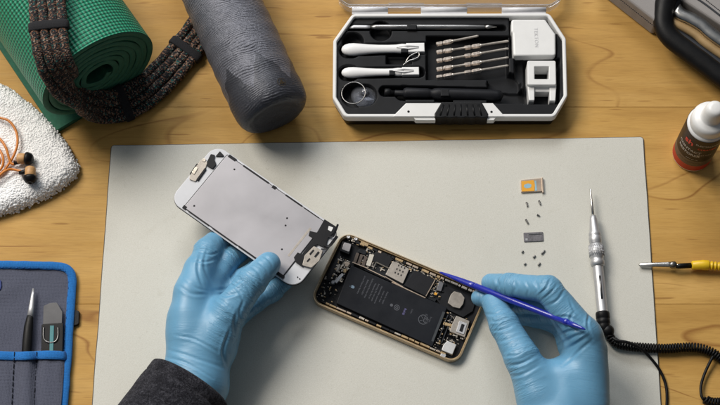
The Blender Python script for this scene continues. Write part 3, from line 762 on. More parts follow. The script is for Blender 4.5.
o = thing('metal_spudger', 'long thin steel spudger along the back edge of the tool case', 'spudger', (P(425, 27).x, P(425, 27).y, 14))
MB().tube([P(349, 28.0, 18), P(354, 26.8, 18), P(366, 27, 18), P(372, 26.9, 18)], [.9, 1.9, 1.9, 1.6], 12, flat=.5, up=(0, 0, 1)).build('curved_tip', MT['alu'], o)
MB().tube([P(x, 27, 18) for x in (370, 376, 420, 465, 484, 486)], [1.6, 2.6, 2.8, 2.6, 2.2, 1.6], 14, flat=.7, up=(0, 0, 1)).build('shaft', MT['dark_steel'], o)
MB().tube([P(x, 27, 18) for x in (485, 488, 490, 497)], [1.5, 2.0, 1.6, .35], 12).build('pointed_tip', MT['steel'], o)
e = MB().tube(spline([P(405.5, 62.5, 19), P(409, 57, 19.8), P(414, 53.8, 20.2), (P(418, 52.2, 20.3)), P(419.3, 54, 20.3), P(418.5, 56.8, 20.2), P(414, 59.2, 20), P(409.5, 60.5, 19.6), P(403, 65, 19)], .8), .55, 8)
tag(e.build('eject_pin', MT['steel']), 'bent wire card eject pin resting between the white pry tools', 'eject pin')
o = thing('suction_cup', 'clear suction cup with a steel pull ring at the lower left of the case', 'suction cup', (P(362, 96).x, P(362, 96).y, 10))
c = P(364.5, 95, 12); MB().lathe(c, (0, 0, 1), [(12, -1.5), (12.2, -.9), (9.5, 1.0), (5.5, 2.6), (3.4, 4.2), (3.2, 7), (2.2, 8), (.2, 8.2)], 40).build('cup', MT['silicone'], o)
c = P(353.6, 93.5, 18); t = [c + Vector((10.6*math.cos(2*math.pi*k/48), 10.6*math.sin(2*math.pi*k/48), 1.2*math.cos(2*math.pi*k/48)+1)) for k in range(49)]
MB().tube(t, .62, 10, caps=False).build('pull_ring', MT['dark_steel'], o)
# driver bits
g_bits = 'precision driver bits in the case'; rows = [(44.5, 35.9), (52.5, 41.0), (61.2, 48.5), (69.6, 57.5), (77.6, 65.5)]
names = ['top', 'second', 'third', 'fourth', 'bottom']
for r_, (ya, yb) in enumerate(rows):
    bits = [((436, ya), (478.5, yb))] if r_ == 0 else [((436, ya), (466.5, ya+(yb-ya)*.42)), ((464.3, ya+(yb-ya)*.385), (508.5, yb))]
    for k_, (a, b) in enumerate(bits):
        A_, B_ = P(*a, 18.5), P(*b, 18.5); L = (B_-A_).length; d = (B_-A_)/L
        lab = 'single driver bit lying alone in the top row' if r_ == 0 else f'driver bit at the {"left" if k_ == 0 else "right"} of the {names[r_]} row of bits'
        o = thing('driver_bit', lab, 'driver bit', ((A_.x+B_.x)/2, (A_.y+B_.y)/2, 15), 0, g_bits)
        MB().lathe(A_, d, [(.3, 0), (1.7, .2), (2.25, .8), (2.25, 5.5), (1.8, 6.2), (1.8, 7.2), (2.4, 7.9), (2.4, 14), (1.9, 14.8)], 6, smooth=False).build('hex_shank', MT['bit_steel'], o)
        MB().lathe(A_+d*14.5, d, [(1.9, 0), (1.2, 1.5), (1.15, L-16), (.8, L-14.6), (.1, L-14.4)], 12).build('shaft', MT['pale_shaft'], o)
# driver lying in the front channel
o = thing('precision_driver', 'black precision screwdriver lying in the front channel of the tool case', 'screwdriver', (P(450, 94).x, P(450, 94).y, 9))
A_ = P(394, 93, 15.5); d = (P(515, 96.5, 15.5)-A_).normalized()
MB().lathe(A_, d, [(.4, 0), (2.2, .2), (2.8, 1.2), (2.8, 8), (4.6, 9), (5.2, 11), (5.2, 30), (4.6, 32), (4.2, 34), (5.4, 36), (5.8, 40), (5.8, 88), (5.2, 92), (5.0, 96), (.5, 98)], 28).build('handle', MT['chip'], o)
MB().lathe(A_ - d*9, d, [(.3, 0), (3.4, .3), (4.1, 1.5), (4.1, 4.5), (3.4, 6), (2.4, 7), (2.4, 10)], 22).build('swivel_cap', MT['black'], o)
# white bit box
q_ = pxy([(511.3, 19.2), (545.3, 19.2), (555.6, 34), (555.8, 55.5), (513.6, 56), (512.6, 33), (511.3, 31)], 24)
o = thing('bit_box', 'white lidded box with a cut corner and raised lettering in the case', 'bit box', (P(533, 38).x, P(533, 38).y, 8))
MB().prism(fillet(q_, [2.5, 2.5, 3, 2.5, 2.5, 1, 1], 4), 8.2, 24, 1.6, smooth=False).build('box_body', MT['white'], o)
mb = MB(); c = P(536, 37.5, 24)
text_mesh(mb, 'TEKTON', 4.6, lambda x, y: (c.x + y, c.y - x, 24.25), spacing=1.15)
mb.build('lettering', M('raised_white_letters', (.62, .62, .63), .5), o)
# white magnetizer block with a square hole
o = thing('magnetizer', 'white magnetizer block with a square hole at the right of the case', 'magnetizer', (P(541, 80).x, P(541, 80).y, 8))
zt = 25
out_ = fillet(pxy([(527.3, 60.5), (555.8, 60.5), (556.3, 85), (527.6, 85)], zt), 1.6, 3); inn = pxy([(534.6, 66.6), (549, 66.6), (549, 78.8), (534.6, 78.8)], zt)
oq = pxy([(527.3, 60.5), (555.8, 60.5), (556.3, 85), (527.6, 85)], zt)
MB().ring(fillet(oq, 1.6, 3), fillet(inn, .5, 3), 9, zt, .7).build('block', MT['white'], o)
lg = MB(); lg.prism(fillet(pxy([(527.2, 84), (534.5, 84), (534.5, 100.5), (528.8, 100.5)], 21), 1), 9, 21.5, .8)
lg.prism(fillet(pxy([(549.5, 84), (556.4, 84), (555.4, 101), (549.5, 101)], 21), 1), 9, 21.5, .8); lg.prism(pxy([(533, 84), (551, 84), (551, 92), (533, 92)], 19), 9, 19.5, .5)
lg.build('foot', MT['white'], o)

# ================================================================== grey bag with black handle
zb = 26
bg_ = thing('grey_bag', 'grey fabric bag with stitched edge and black carry handle at the upper right', 'bag', (P(700, -10).x, P(700, -10).y, 0))
body = pxy([(595, -12), (653, 33.5), (662, 26), (672.5, 7.5), (722, 40), (760, 66), (900, 40), (860, -150), (560, -150)], 4)
body = fillet(body, [4, 3, 3, 4, 0, 6, 6, 6, 6], 4)
MB().prism(body, .5, zb, 2.5, low=2).build('bag_shell', MT['bag_grey'], bg_)
def stitch(p0, p1, n_, z):
    stt = MB()
    for k in range(n_):
        a = (k)/n_; b = (k+.62)/n_; A_ = P(p0[0]+(p1[0]-p0[0])*a, p0[1]+(p1[1]-p0[1])*a, z); B_ = P(p0[0]+(p1[0]-p0[0])*b, p0[1]+(p1[1]-p0[1])*b, z)
        stt.tube([A_, B_], .42, 6, flat=.6)
    stt.build('stitch_line', MT['thread'], bg_)
stitch((617, -3), (655, 27), 22, zb+.2); stitch((706, 0), (724, 14), 11, zb+.2)
seam = MB(); seam.tube(spline([P(690, -6, zb+.3), P(705, 4, zb+.3), P(722, 17, zb+.3)], 3), 1.0, 8, flat=.4); seam.build('seam_piping', MT['gasket'], bg_)
# metal trim along the recess
tq = spline([P(674, 12, zb+2.5), P(678, 17, zb+2.5), P(688, 21.5, zb+2.8), P(699, 28, zb+2.8), P(708, 36, zb+2.2), P(722, 46, zb+1.5), P(745, 61, zb)], 2)
mtb = MB(); off_ = Vector((.60, .78, 0))
rs = [[p, p+off_*4+Vector((0, 0, 1.6)), p+off_*10+Vector((0, 0, 1.2)), p+off_*10.5-Vector((0, 0, 2)), p-Vector((0, 0, 6))] for p in tq]; mtb.rings(rs, smooth=True)
mtb.build('metal_trim', MT['steel'], bg_)
MB().tube([p - off_*2.2 - Vector((0, 0, 9)) for p in tq], 4.2, 12).build('gap_wood_strip', MT['gap_wood'], bg_)  # added tan strip, stands in for table wood showing through the handle gap
# carry handle: dark lining, then black moulded grip
hp = [(700, -22, 28), (680, -14, 28), (667, -2, 26), (664, 12, 24), (664, 26, 22), (671, 38, 21), (686, 50, 21), (704, 63.5, 21), (724, 78.5, 21), (752, 97, 21), (778, 103, 22), (792, 93, 24), (794, 73, 26)]
hs = spline([P(*p) for p in hp], 3)
MB().tube(hs, [7.6+1.8*min(1, i/12) for i in range(len(hs))], 18, flat=.85, up=(0, 0, 1)).build('carry_handle', MT['rubber'], bg_)
hp2 = [(678, -2, 18), (671, 10, 16), (671, 24, 14), (678, 35, 12), (692, 46.5, 12), (710, 60.5, 12), (732, 76, 12), (758, 92, 13)]
MB().tube(spline([P(*p) for p in hp2], 3), 7.0, 14, flat=1.1, up=(0, 0, 1)).build('handle_lining', MT['gasket'], bg_)

# ================================================================== small bottle with white cap
c = P(691.5, 154, 0); c.z = 0
fb = thing('solvent_bottle', 'small round bottle with white screw cap and brown and red label standing on the table', 'bottle', c)
RR = 17.5
MB().lathe(c, (0, 0, 1), [(.3, .3), (15.5, .3), (RR-.3, 1.2), (RR, 3), (RR, 66), (16.2, 69), (12, 70.5), (10, 71.5), (10, 76), (.3, 76)], 56).build('bottle_body', MT['white_satin'], fb)
def wrap(h0, h1, r=RR+.15): return MB().lathe(c, (0, 0, 1), [(r, h0), (r, h1)], 56, caps=False)
wrap(24, 66.5).build('upper_label', MT['label_brown'], fb); wrap(13.5, 24, RR+.12).build('middle_label', MT['label_grey'], fb); wrap(3.5, 13.5, RR+.14).build('red_band', MT['red'], fb)
def oncyl(ang0, h, r=RR+.32):
    return lambda x, y: (c.x + r*math.cos(ang0 + x/r), c.y + r*math.sin(ang0 + x/r), h + y)
A0 = math.radians(-118)
rt = MB(); text_mesh(rt, 'sh', 11, oncyl(A0-.42, 54), bold=.25)
text_mesh(rt, 'CLEANER', 4.0, oncyl(A0+.60, 50), bold=.06); rt.build('red_lettering', M('red_letters', (.75, .05, .03), .5, bump=0), fb)
pt = MB(); text_mesh(pt, 'ELECTRONIC', 3.6, oncyl(A0+.55, 57), bold=.05); text_mesh(pt, 'CONTACT', 5.0, oncyl(A0-.30, 42), bold=.12); text_mesh(pt, 'RESTORER', 5.0, oncyl(A0-.25, 35), bold=.12)
text_mesh(pt, 'FAST DRY', 3.0, oncyl(A0+.6, 38)); text_mesh(pt, 'NET 60 ML', 2.4, oncyl(A0+.1, 27)); pt.build('pale_lettering', MT['print_pale'], fb)
lp = MB(); text_mesh(lp, 'SAFE ON PLASTICS', 2.4, oncyl(A0, 20)); lp.add([oncyl(A0, 17)(x, y) for x, y in ((-22, 0), (-22, .3))] + [oncyl(A0, 17)(x, y) for x in (-11, 0, 11, 22) for y in (0, .3)], [(0, 2, 3, 1), (2, 4, 5, 3), (4, 6, 7, 5), (6, 8, 9, 7)])
lp.build('dark_lettering', MT['label_brown'], fb)
cp_ = MB().lathe(c, (0, 0, 1), [(15.2, 68.2), (15.8, 68.8), (15.7, 77.0), (15.0, 79.2), (13.0, 80.8), (9.8, 81.6), (9.0, 82.4), (8.6, 88.5), (8.0, 94.5), (7.2, 97.6), (5.6, 99.4), (3.2, 100.0), (.2, 100.1)], 56).build('screw_cap', MT['white'], fb)

# ================================================================== silver pen tool with coiled cord
pr = thing('probe_pen', 'silver needle tipped pen tool with coiled black cord lying on the mat', 'probe', (P(598, 260).x, P(598, 260).y, ZM))
p0, p1 = P(590.3, 188.5, 9.5), P(602.5, 313, 9.2); d = (p1-p0).normalized(); L = (p1-p0).length
def pl(prof, name, mat, n_=28, smooth=True): return MB().lathe(p0, d, prof, n_, smooth=smooth).build(name, mat, pr)
pl([(.2, 0), (.75, .8), (.8, 4), (1.15, 14), (1.25, 26)], 'needle_tip', MT['steel'], 14)
bd = pl([(1.3, 25), (2.6, 26), (3.2, 29), (4.3, 40), (5.2, 42), (5.4, 44), (5.0, 45), (5.6, 46), (5.6, 50), (5.1, 51), (5.3, 52.5)], 'nose_cone', MT['alu'])
pl([(5.2, 52), (6.3, 53), (6.3, 64), (5.6, 65), (5.6, 67), (6.2, 68), (6.0, 71.5), (4.6, 72.5)], 'collar', MT['alu'])
kn = MB()
for k in range(26):
    a = 2*math.pi*k/26; u = Vector((0, 0, 1)); w = d.cross(u)
    for sgn in (-1, 1):
        pts = [p0 + d*(53.6+10*t) + (w*math.cos(a+sgn*t*.5)+u*math.sin(a+sgn*t*.5))*6.35 for t in (0, .5, 1)]; kn.tube(pts, .28, 5)
kn.build('knurling', MT['alu'], pr)
pl([(4.4, 72), (4.6, 73), (4.6, L-1), (4.9, L)], 'barrel', MT['alu'])
sl = MB(); u = Vector((0, 0, 1)); w = d.cross(u)
for t0, t1 in ((82, 103),):
    c0, c1 = p0+d*t0+u*4.35, p0+d*t1+u*4.35; sl.tube([c0, (c0+c1)/2, c1], .95, 10, flat=.5, up=(0, 0, 1))
sl.build('window_slot', MT['dark_steel'], pr)
e0 = p0+d*L
MB().lathe(e0-d*1, d, [(4.7, 0), (5.8, .6), (6.0, 2), (6.0, 6), (5.4, 6.6), (5.9, 7.2), (5.9, 10.5), (5.3, 11.2), (5.6, 12), (5.0, 16), (3.6, 18), (.5, 18.5)], 28).build('end_cap', MT['rubber'], pr)
j = P(607.5, 331, 9); MB().sphere(j, 5.8, 12).build('swivel_joint', MT['rubber'], pr)
cpth = spline([P(608.5, 333, 9), P(611, 338.5, 8), P(618, 344, 6.5), P(632, 346.5, 6), P(650, 348, 5), P(668, 348.5, 4.6), P(684, 347.3, 4.6), P(698, 347.8, 4.6), P(710, 351.5, 4.6), P(722, 359, 4.6), P(734, 371, 4.6), P(740, 386, 4.6), P(733, 398, 4.6), P(722, 402, 4.6), P(711, 402, 4.6), P(704.5, 399, 4.6)], .35)
def coil(path, R_, wire, pitch, name):
    pts = []; L = 0; u = Vector((0, 0, 1))
    for i in range(1, len(path)):
        seg = path[i]-path[i-1]; L += seg.length; t = seg.normalized(); w = t.cross(u).normalized(); uu = w.cross(t); a = 2*math.pi*L/pitch
        pts.append(path[i] + (w*math.cos(a)+uu*math.sin(a))*R_)
    MB().tube(pts, wire, 6).build(name, MT['rubber'], pr)
fine = []
for a, b in zip(cpth, cpth[1:]):
    n_ = max(1, int((b-a).length/.17))
    for k in range(n_): fine.append(a.lerp(b, k/n_))
coil(fine, 3.3, 1.0, 2.35, 'coiled_cord')
MB().tube(spline([P(609, 334, 8), P(616, 340, 12), P(628, 342.5, 13), P(640, 348, 11), P(650, 357.5, 6), P(659, 369, 2.6), P(665, 382, 1.4), P(667, 396, 1.4), P(666, 420, 1.4)], 2), 1.25, 10).build('thin_cord', MT['rubber'], pr)
MB().tube(spline([P(716, 351, 6), P(710, 362, 5), P(704.5, 374, 4), P(701, 386, 4), P(701.5, 396, 4.5), P(704, 400, 4.6)], 2), 1.25, 10).build('cord_tail', MT['rubber'], pr)

# ================================================================== yellow test lead
yl = thing('test_lead', 'yellow insulated clip lead with silver tip reaching over the mat edge', 'test lead', (P(690, 265).x, P(690, 265).y, 0))
z = 6.5
MB().tube([P(638.5, 264.8, 4.6), P(640, 264.8, 4.8), P(655, 264.7, 5.6), P(668, 264.6, z), P(672, 264.6, z)], [.5, 1.9, 2.1, 2.6, 2.8], 14, flat=.62, up=(0, 0, 1)).build('clip_jaw', MT['steel'], yl)
MB().tube([P(668, 265, z), P(672, 265, z), P(675, 265, z), P(677, 265, z)], [1.5, 3.3, 3.3, 1.6], 14).build('pivot', MT['dark_steel'], yl)
MB().lathe(P(672.5, 264, z+2.6), (0, 0, 1), [(1.5, -1), (1.5, .3), (1.1, .7), (.1, .7)], 14).build('rivet', MT['steel'], yl)
mb = MB().tube([P(676, 266.4, z), P(680, 266, z), P(691, 265.5, z)], [1.9, 2.4, 2.4], 12); mb.build('black_sleeve', MT['rubber'], yl)
MB().tube([P(676, 264, z+1), P(679, 266, z+1.2), P(681, 264.4, z+1)], .8, 8).build('crimp', MT['steel'], yl)
pts = [P(691.5, 265.3, z), P(692.5, 265.3, z), P(701, 265, z), P(702, 265, z), P(708, 265.3, z)]; rr = [2.8, 3.9, 4.1, 4.4, 4.4]
x = 708
for k in range(7):
    pts += [P(x+.6, 265.4+k*.35, z), P(x+1, 265.4+k*.35, z), P(x+2.6, 265.5+k*.35, z), P(x+3, 265.5+k*.35, z)]; rr += [4.2-k*.12, 3.1-k*.1, 3.1-k*.1, 4.0-k*.12]; x += 3.6
MB().tube(pts, rr, 18).build('boot', MT['yellow'], yl)
MB().tube([P(x-1, 268, z), P(x+20, 271, 5), P(x+70, 282, 2)], 2.0, 12).build('yellow_wire', MT['yellow'], yl)

# ================================================================== loose small parts on the mat
sm = thing('card_tray', 'orange and tan phone card tray lying at the top of the row of parts', 'card tray', (P(531, 186).x, P(531, 186).y, ZM))
MB().prism(fillet(pxy([(520.2, 180), (541.2, 177.8), (542.2, 191.3), (521.0, 192.6)], ZM+1.6), 1), ZM, ZM+1.6, .3).build('tray_frame', MT['tray_metal'], sm)
MB().prism(fillet(pxy([(521.3, 181.2), (533.6, 180), (535, 184.8), (534.3, 191.0), (521.9, 191.6)], ZM+1.9), .6), ZM+1.3, ZM+1.95, .1).build('card', MT['orange_card'], sm)
MB().prism(fillet(pxy([(524.2, 184.8), (528.2, 183.4), (531.5, 184.6), (531, 187.4), (526.5, 188.4), (524, 187)], ZM+2), .8), ZM+1.95, ZM+2.05).build('card_print', MT['blue_print'], sm)
MB().prism(fillet(pxy([(534.6, 180.8), (536.2, 180.6), (537, 190.6), (535.2, 190.8)], ZM+2), .5), ZM+1.4, ZM+1.9).build('card_contact', MT['blue_print'], sm)
MB().prism(fillet(pxy([(541.2, 177.4), (543.0, 177.2), (544, 192.2), (542.2, 192.5)], ZM+2.6), .4), ZM, ZM+2.6, .3).build('tray_face', MT['tray_metal'], sm)
pt = thing('shield_plate', 'small grey metal shield plate lying below the card tray', 'metal plate', (P(533, 237).x, P(533, 237).y, ZM))
MB().prism(fillet(pxy([(523.4, 232.6), (543.0, 231.8), (543.6, 240.9), (524.0, 241.8)], ZM+.9), .7), ZM, ZM+.9, .2).build('plate', M('grey_plate', (.20, .19, .20), .45, .7, var=.3, vscale=500), pt)
MB().prism(pxy([(525.4, 238.5), (527.6, 238.2), (527.8, 240.3), (525.6, 240.5)], ZM+1), ZM+.9, ZM+1.05).add([], []).build('solder_dot', MT['alu'], pt)
MB().prism(pxy([(528, 234), (541.5, 233.4), (541.9, 234.3), (528.1, 234.9)], ZM+1), ZM+.85, ZM+1.15, .1).build('pressed_rib', MT['dark_steel'], pt)
scr = [(527, 204.4, 70, 'left of the upper pair of screws under the card tray'), (539.7, 202.6, 60, 'right of the upper pair of screws under the card tray'), (538.2, 215.2, 200, 'short screw at the right, midway between card tray and grey plate'), (526.9, 221.5, 50, 'long screw just above the left end of the grey plate'),
       (522.6, 251.8, 140, 'tiny screw below the left end of the grey plate'), (543.2, 252.2, 145, 'long screw below the right end of the grey plate'), (534.3, 256.6, 150, 'screw in the middle of the five below the grey plate'), (525.0, 264, 150, 'lowest left screw next to the blue glove'), (539.2, 264.2, 140, 'lowest right screw next to the blue glove')]
LS = [4.4, 4.4, 2.6, 4.8, 2.4, 5.0, 3.0, 2.4, 3.4]
for (x, y, a, lab), ln in zip(scr, LS):
    c = P(x, y, ZM+.9); a = math.radians(a if a < 90 else -(180-a)); d = Vector((math.cos(a)*.6, -math.sin(a)*1, 0)).normalized(); A_ = c - d*ln/2
    o = thing('tiny_screw', 'tiny steel screw, ' + lab, 'screw', (c.x, c.y, ZM), 0, 'loose phone screws on the mat')
    MB().lathe(A_, d, [(.15, .0), (.3, .05), (.75, .12), (.9, .35), (.85, .8), (.5, .9)], 14).build('screw_head', MT['dark_steel'], o)
    MB().lathe(A_+d*1.0, d, [(.62 + .16*(k % 2), k*(ln-1)/10) for k in range(10)] + [(.1, ln-1)], 10).build('screw_thread', MT['dark_steel'], o)

# ================================================================== opened phone
def frame_of(cx, cy, z, ang):
    c = P(cx, cy, z); a = math.radians(ang); co, si = math.cos(a), math.sin(a)
    return c, a, (lambda x, y: (c.x + x*co - y*si, c.y + x*si + y*co))
ZP = ZM + 7.0
pc, pa_, LW = frame_of(399.2, 296.3, ZP, -24.1)
ph = thing('opened_phone', 'opened phone body with gold frame showing its black battery and circuit board', 'phone', (pc.x, pc.y, ZM), pa_)
def rect(x0, y0, x1, y1): return [LW(x0, y0), LW(x1, y0), LW(x1, y1), LW(x0, y1)]
HL, HW = 68.9, 35.0
fo = fillet(rect(-HL, -HW, HL, HW), 10.5, 9); fi = inset(ccw(fo), 1.35)
MB().ring(ccw(fo), fi, ZM+.3, ZP, 1.0).build('metal_frame', MT['gold'], ph)
MB().prism(inset(ccw(fo), .9), ZM+.1, ZM+1.6, 0).build('inner_floor', MT['chip'], ph)
f2 = inset(ccw(fo), 1.36); MB().ring(f2, inset(f2, .75), ZM+1.6, ZP-1.3, .1).build('inner_lip', MT['tan_part'], ph)
def crop(x0, y0, s): return lambda pts, z: pxy([(x0+x/s, y0+y/s) for x, y in pts], z)
c8, cA, cB, cC, cD = crop(310, 225, 2.894), crop(330, 230, 6.75), crop(390, 250, 5.79), crop(400, 265, 4.044), crop(335, 270, 5.4)
z = ZP-1
bat = MB().prism(fillet(c8([(119, 116), (397, 238), (354, 352), (76, 226)], z), 1.2), ZM+1.6, z-.2, .5).build('battery', MT['battery'], ph)
# printing on the battery: lines run across it
def on_bat(px, py, h=.03, flip=False):
    c = P(px, py, z); u = (P(px-1.55, py+3.5, z)-c).normalized(); v = (P(px+3.5, py+1.6, z)-c).normalized()
    return lambda x, y: tuple(c + u*x + v*y + Vector((0, 0, -.2+h)))
pr_ = MB()
lines = ['Li-ion Polymer Battery', 'Battery Pack 3.82V', 'Authorized Service Only', 'Potential for fire or', 'burning. Do not open', 'disassemble, puncture', 'crush, or heat', 'Made for repair']
lx = [(360.5, 283.3), (364.2, 285.6), (368, 286.6), (371.5, 289.5), (374.6, 291), (377.6, 293.2), (381, 295), (384.3, 296.3)]
for s_t, (x, y) in zip(lines, lx): text_mesh(pr_, s_t, 1.9, on_bat(x+.8, y+1.5), bold=.02, spacing=1.0)
text_mesh(pr_, '3.82V', 2.6, on_bat(425.5, 317)); text_mesh(pr_, 'Li-ion', 2.2, on_bat(430.2, 319.6))
text_mesh(pr_, 'CHN', 1.8, on_bat(411.5, 311.2))
def circ(mb, px, py, r, w):
    f = on_bat(px, py); N = 24; mb.add([f(q*math.cos(2*math.pi*k/N), q*math.sin(2*math.pi*k/N)) for q in (r, r-w) for k in range(N)], [(k, (k+1) % N, N+(k+1) % N, N+k) for k in range(N)])
circ(pr_, 391.5, 305, 1.3, 1.2); circ(pr_, 396.8, 307.5, 2.5, .5); circ(pr_, 396.8, 307.5, 1.2, .5); circ(pr_, 423.2, 319.5, 4.3, .5); circ(pr_, 425.5, 320.5, 2.0, .5)
for k in range(6):
    f = on_bat(424.2, 320); a = k*math.pi/3; pr_.add([f(1.6*math.cos(a)-.2, 1.6*math.sin(a)), f(1.6*math.cos(a)+.25, 1.6*math.sin(a)), f(4*math.cos(a)+.25, 4*math.sin(a)), f(4*math.cos(a)-.2, 4*math.sin(a))], [(0, 1, 2, 3)])
pr_.build('printing', MT['print_grey'], bat)
bl2 = MB(); text_mesh(bl2, 'RoHS', 2.6, on_bat(404.3, 311.5), bold=.08); bl2.build('blue_mark', M('violet_print', (.10, .09, .22), .5, bump=0), bat)
# small apple-shaped emblem with a bite and a leaf
ap = MB(); f = on_bat(352.6, 286.8, .05); pts = []
for k in range(40):
    a = 2*math.pi*k/40; r = 1.55*(1 + .10*math.cos(2*a)) * (1-.22*math.exp(-((a-math.pi/2)/.35)**2)) * (1-.10*math.exp(-((a-3*math.pi/2)/.3)**2))
    x, y = r*math.cos(a), r*math.sin(a); dd = math.hypot(x-1.9, y-.25)
    if dd < .85: x, y = 1.9 + (x-1.9)/dd*.85, .25 + (y-.25)/dd*.85
    pts.append((-x, -y))
ap.add([f(-y, x) for x, y in pts], [tuple(range(40))]); ap.add([f(y*1, x) for x, y in ((-1.7, .1), (-2.1, .6), (-2.6, .7), (-2.2, .15))], [(0, 1, 2, 3)])
ap.build('emblem', MT['print_blue'], bat)
pull = MB(); q_ = c8([(384, 250), (391, 253), (357, 338), (351, 335)], z+.1); pull.prism(q_, z-.3, z-.02); pull.build('pull_tab', M('clear_tab', (.05, .055, .06), .3), ph)
# board and shields
bd = MB(); bd.prism(c8([(140, 66), (200, 80), (300, 120), (386, 155), (395, 170), (362, 220), (230, 160), (150, 124), (128, 110)], z), ZM+1.6, ZM+3.6, .2)
def bits(mb, quad, n_, seed, zz, s0=.5, s1=1.8, nm=4, h=1.2):
    r = random.Random(seed); (ax, ay), (bx, by), (cx, cy), (dx, dy) = quad
    for k in range(n_):
        u, v = r.random(), r.random(); x = (ax*(1-u)+bx*u)*(1-v)+(dx*(1-u)+cx*u)*v; y = (ay*(1-u)+by*u)*(1-v)+(dy*(1-u)+cy*u)*v
        w, d_ = r.uniform(s0, s1), r.uniform(s0, s1)*.7
        if r.random() < .25: w *= 2.1
        mb.box((x, y, zz + h/2 - .3 + k*.0013), (w, d_, h*r.uniform(.5, 1.1)), pa_ + (math.pi/2 if r.random() < .3 else 0), .12, r.choice([0, 1, 2, 2, 3, 3, 4]))
FM = [MT['pcb'], MT['chip'], MT['solder'], MT['shield'], MT['tan_part']]
bits(bd, c8([(196, 76), (380, 154), (374, 166), (190, 90)], z), 110, 1, ZM+3.6)
bits(bd, c8([(150, 68), (196, 70), (190, 125), (150, 118)], z), 60, 2, ZM+3.6)
bits(bd, c8([(350, 150), (388, 160), (366, 215), (340, 195)], z), 40, 3, ZM+3.6)
bits(bd, c8([(210, 95), (250, 110), (235, 140), (200, 125)], z), 18, 9, ZM+3.6)
bd.build('circuit_board', FM, ph)
def part(name, pts, mat, z0, z1, b=.2, r=.4, par=None): return MB().prism(fillet(pts, r, 3), z0, z1, b).build(name, MT[mat] if isinstance(mat, str) else mat, par or ph)
sim = part('card_reader', cA([(424, 208), (536, 262), (492, 362), (374, 300)], z), 'shield', ZM+3.4, z-.1, .25)
dots = MB()
for i in range(3):
    for j in range(3):
        x, y = 456+ (i-1)*-12 + j*20 - 6, 262 + (i-1)*24 + j*9 - 6
        dots.prism(cA([(x, y), (x+8, y+4), (x+4, y+15), (x-4, y+11)], z), z-.11, z-.04)
dots.build('contact_slots', MT['chip'], sim)
part('processor_shield', cB([(146, 116), (266, 171), (206, 266), (80, 203)], z), 'chip', ZM+3.4, z-.5)
part('memory_chip', cA([(308, 140), (425, 188), (392, 250), (286, 208)], z), 'chip', ZM+3.4, z-.9)
bx = MB()
for a, b, w in (((312, 218), (405, 262), 1.0), ((312, 218), (290, 262), .9)):
    A_ = P(330+a[0]/6.75, 230+a[1]/6.75, z-.3); B_ = P(330+b[0]/6.75, 230+b[1]/6.75, z-.3); bx.tube([A_, B_], w*.5, 4, smooth=False)
bx.build('antenna_strip', MT['solder'], ph)
part('flex_connector', cA([(268, 160), (298, 168), (272, 245), (242, 236)], z), M('ivory_part', (.62, .58, .50), .5), ZM+3.4, z-.2)
for k, (x, y) in enumerate(((178, 150), (206, 160), (234, 172))):
    part('ribbon_socket', cA([(x, y), (x+20, y+7), (x-4, y+78), (x-24, y+70)], z), M('brown_socket', (.10, .075, .06), .5, .2), ZM+3.4, z-.5)
part('ribbon_bridge', cA([(200, 128), (250, 145), (240, 168), (192, 150)], z), 'pcb', ZM+3.4, z-.1)
rail = MB()
for a, b in (((150, 218), (252, 258)), ((252, 262), (372, 320)), ((372, 316), (492, 385))):
    A_ = P(330+a[0]/6.75, 230+a[1]/6.75, z-.2); B_ = P(330+b[0]/6.75, 230+b[1]/6.75, z-.2); rail.tube([A_, B_], .55, 6, smooth=False)
A_, B_ = P(390+10/5.79, 250+187/5.79, z-.2), P(390+205/5.79, 250+278/5.79, z-.2); rail.tube([A_, B_], .6, 6, smooth=False)
A_, B_ = P(390+208/5.79, 250+268/5.79, z-.2), P(390+262/5.79, 250+172/5.79, z-.2); rail.tube([A_, B_], .45, 6, smooth=False)
rail.build('board_rail', MT['tray_metal'], ph)
# camera and top end
def rect_px(x0, y0, x1, y1): return [LW(x0, y0), LW(x1, y0), LW(x1, y1), LW(x0, y1)]
cm = part('camera_module', cA([(84, 76), (150, 92), (130, 166), (66, 140)], z), 'chip', ZM+1.8, z+.1, .4, .8)
part('camera_cover', cA([(95, 84), (145, 98), (130, 150), (80, 132)], z), M('grey_cover', (.40, .38, .38), .4, .5), z, z+.5, .3, 1.0, cm)
for x, y in ((125, 46), (176, 60), (20, 352)):
    p = P(330+x/6.75, 230+y/6.75, z+.2); MB().lathe((p.x, p.y, ZM+2), (0, 0, 1), [(1.7, 0), (1.7, 4.3), (1.2, 4.6), (.5, 4.3), (.1, 4.3)], 14).build('frame_screw', MT['alu'], ph)
part('sensor_bracket', cA([(210, 72), (262, 92), (254, 112), (206, 96)], z), 'tan_part', ZM+2, z)
te = MB(); bits(te, cA([(60, 175), (140, 215), (70, 370), (10, 330)], z), 150, 5, ZM+3.6, .5, 2.0, 4, 2.0)
bits(te, rect_px(-66, -31, -50, -8), 40, 15, ZM+3.2, .5, 1.8, 4, 2.2)
bits(te, cA([(120, 30), (220, 72), (200, 110), (120, 70)], z), 22, 6, ZM+3.4, .5, 1.6, 4, 1.6); te.build('sensor_assembly', FM, ph)
for k, (a, w) in enumerate((([(58, 228), (72, 234), (52, 285), (38, 278)], 'shield'), ([(92, 262), (112, 268), (108, 290), (88, 284)], 'tan_part'), ([(80, 290), (95, 300), (45, 360), (25, 345)], 'alu'), ([(98, 215), (140, 222), (118, 250), (100, 245)], 'tray_metal'), ([(30, 300), (44, 306), (30, 340), (14, 334)], 'chip'))):
    part('metal_bracket', cA(a, z), w, ZM+2.2, z-.1+k*.05, .3, .8)
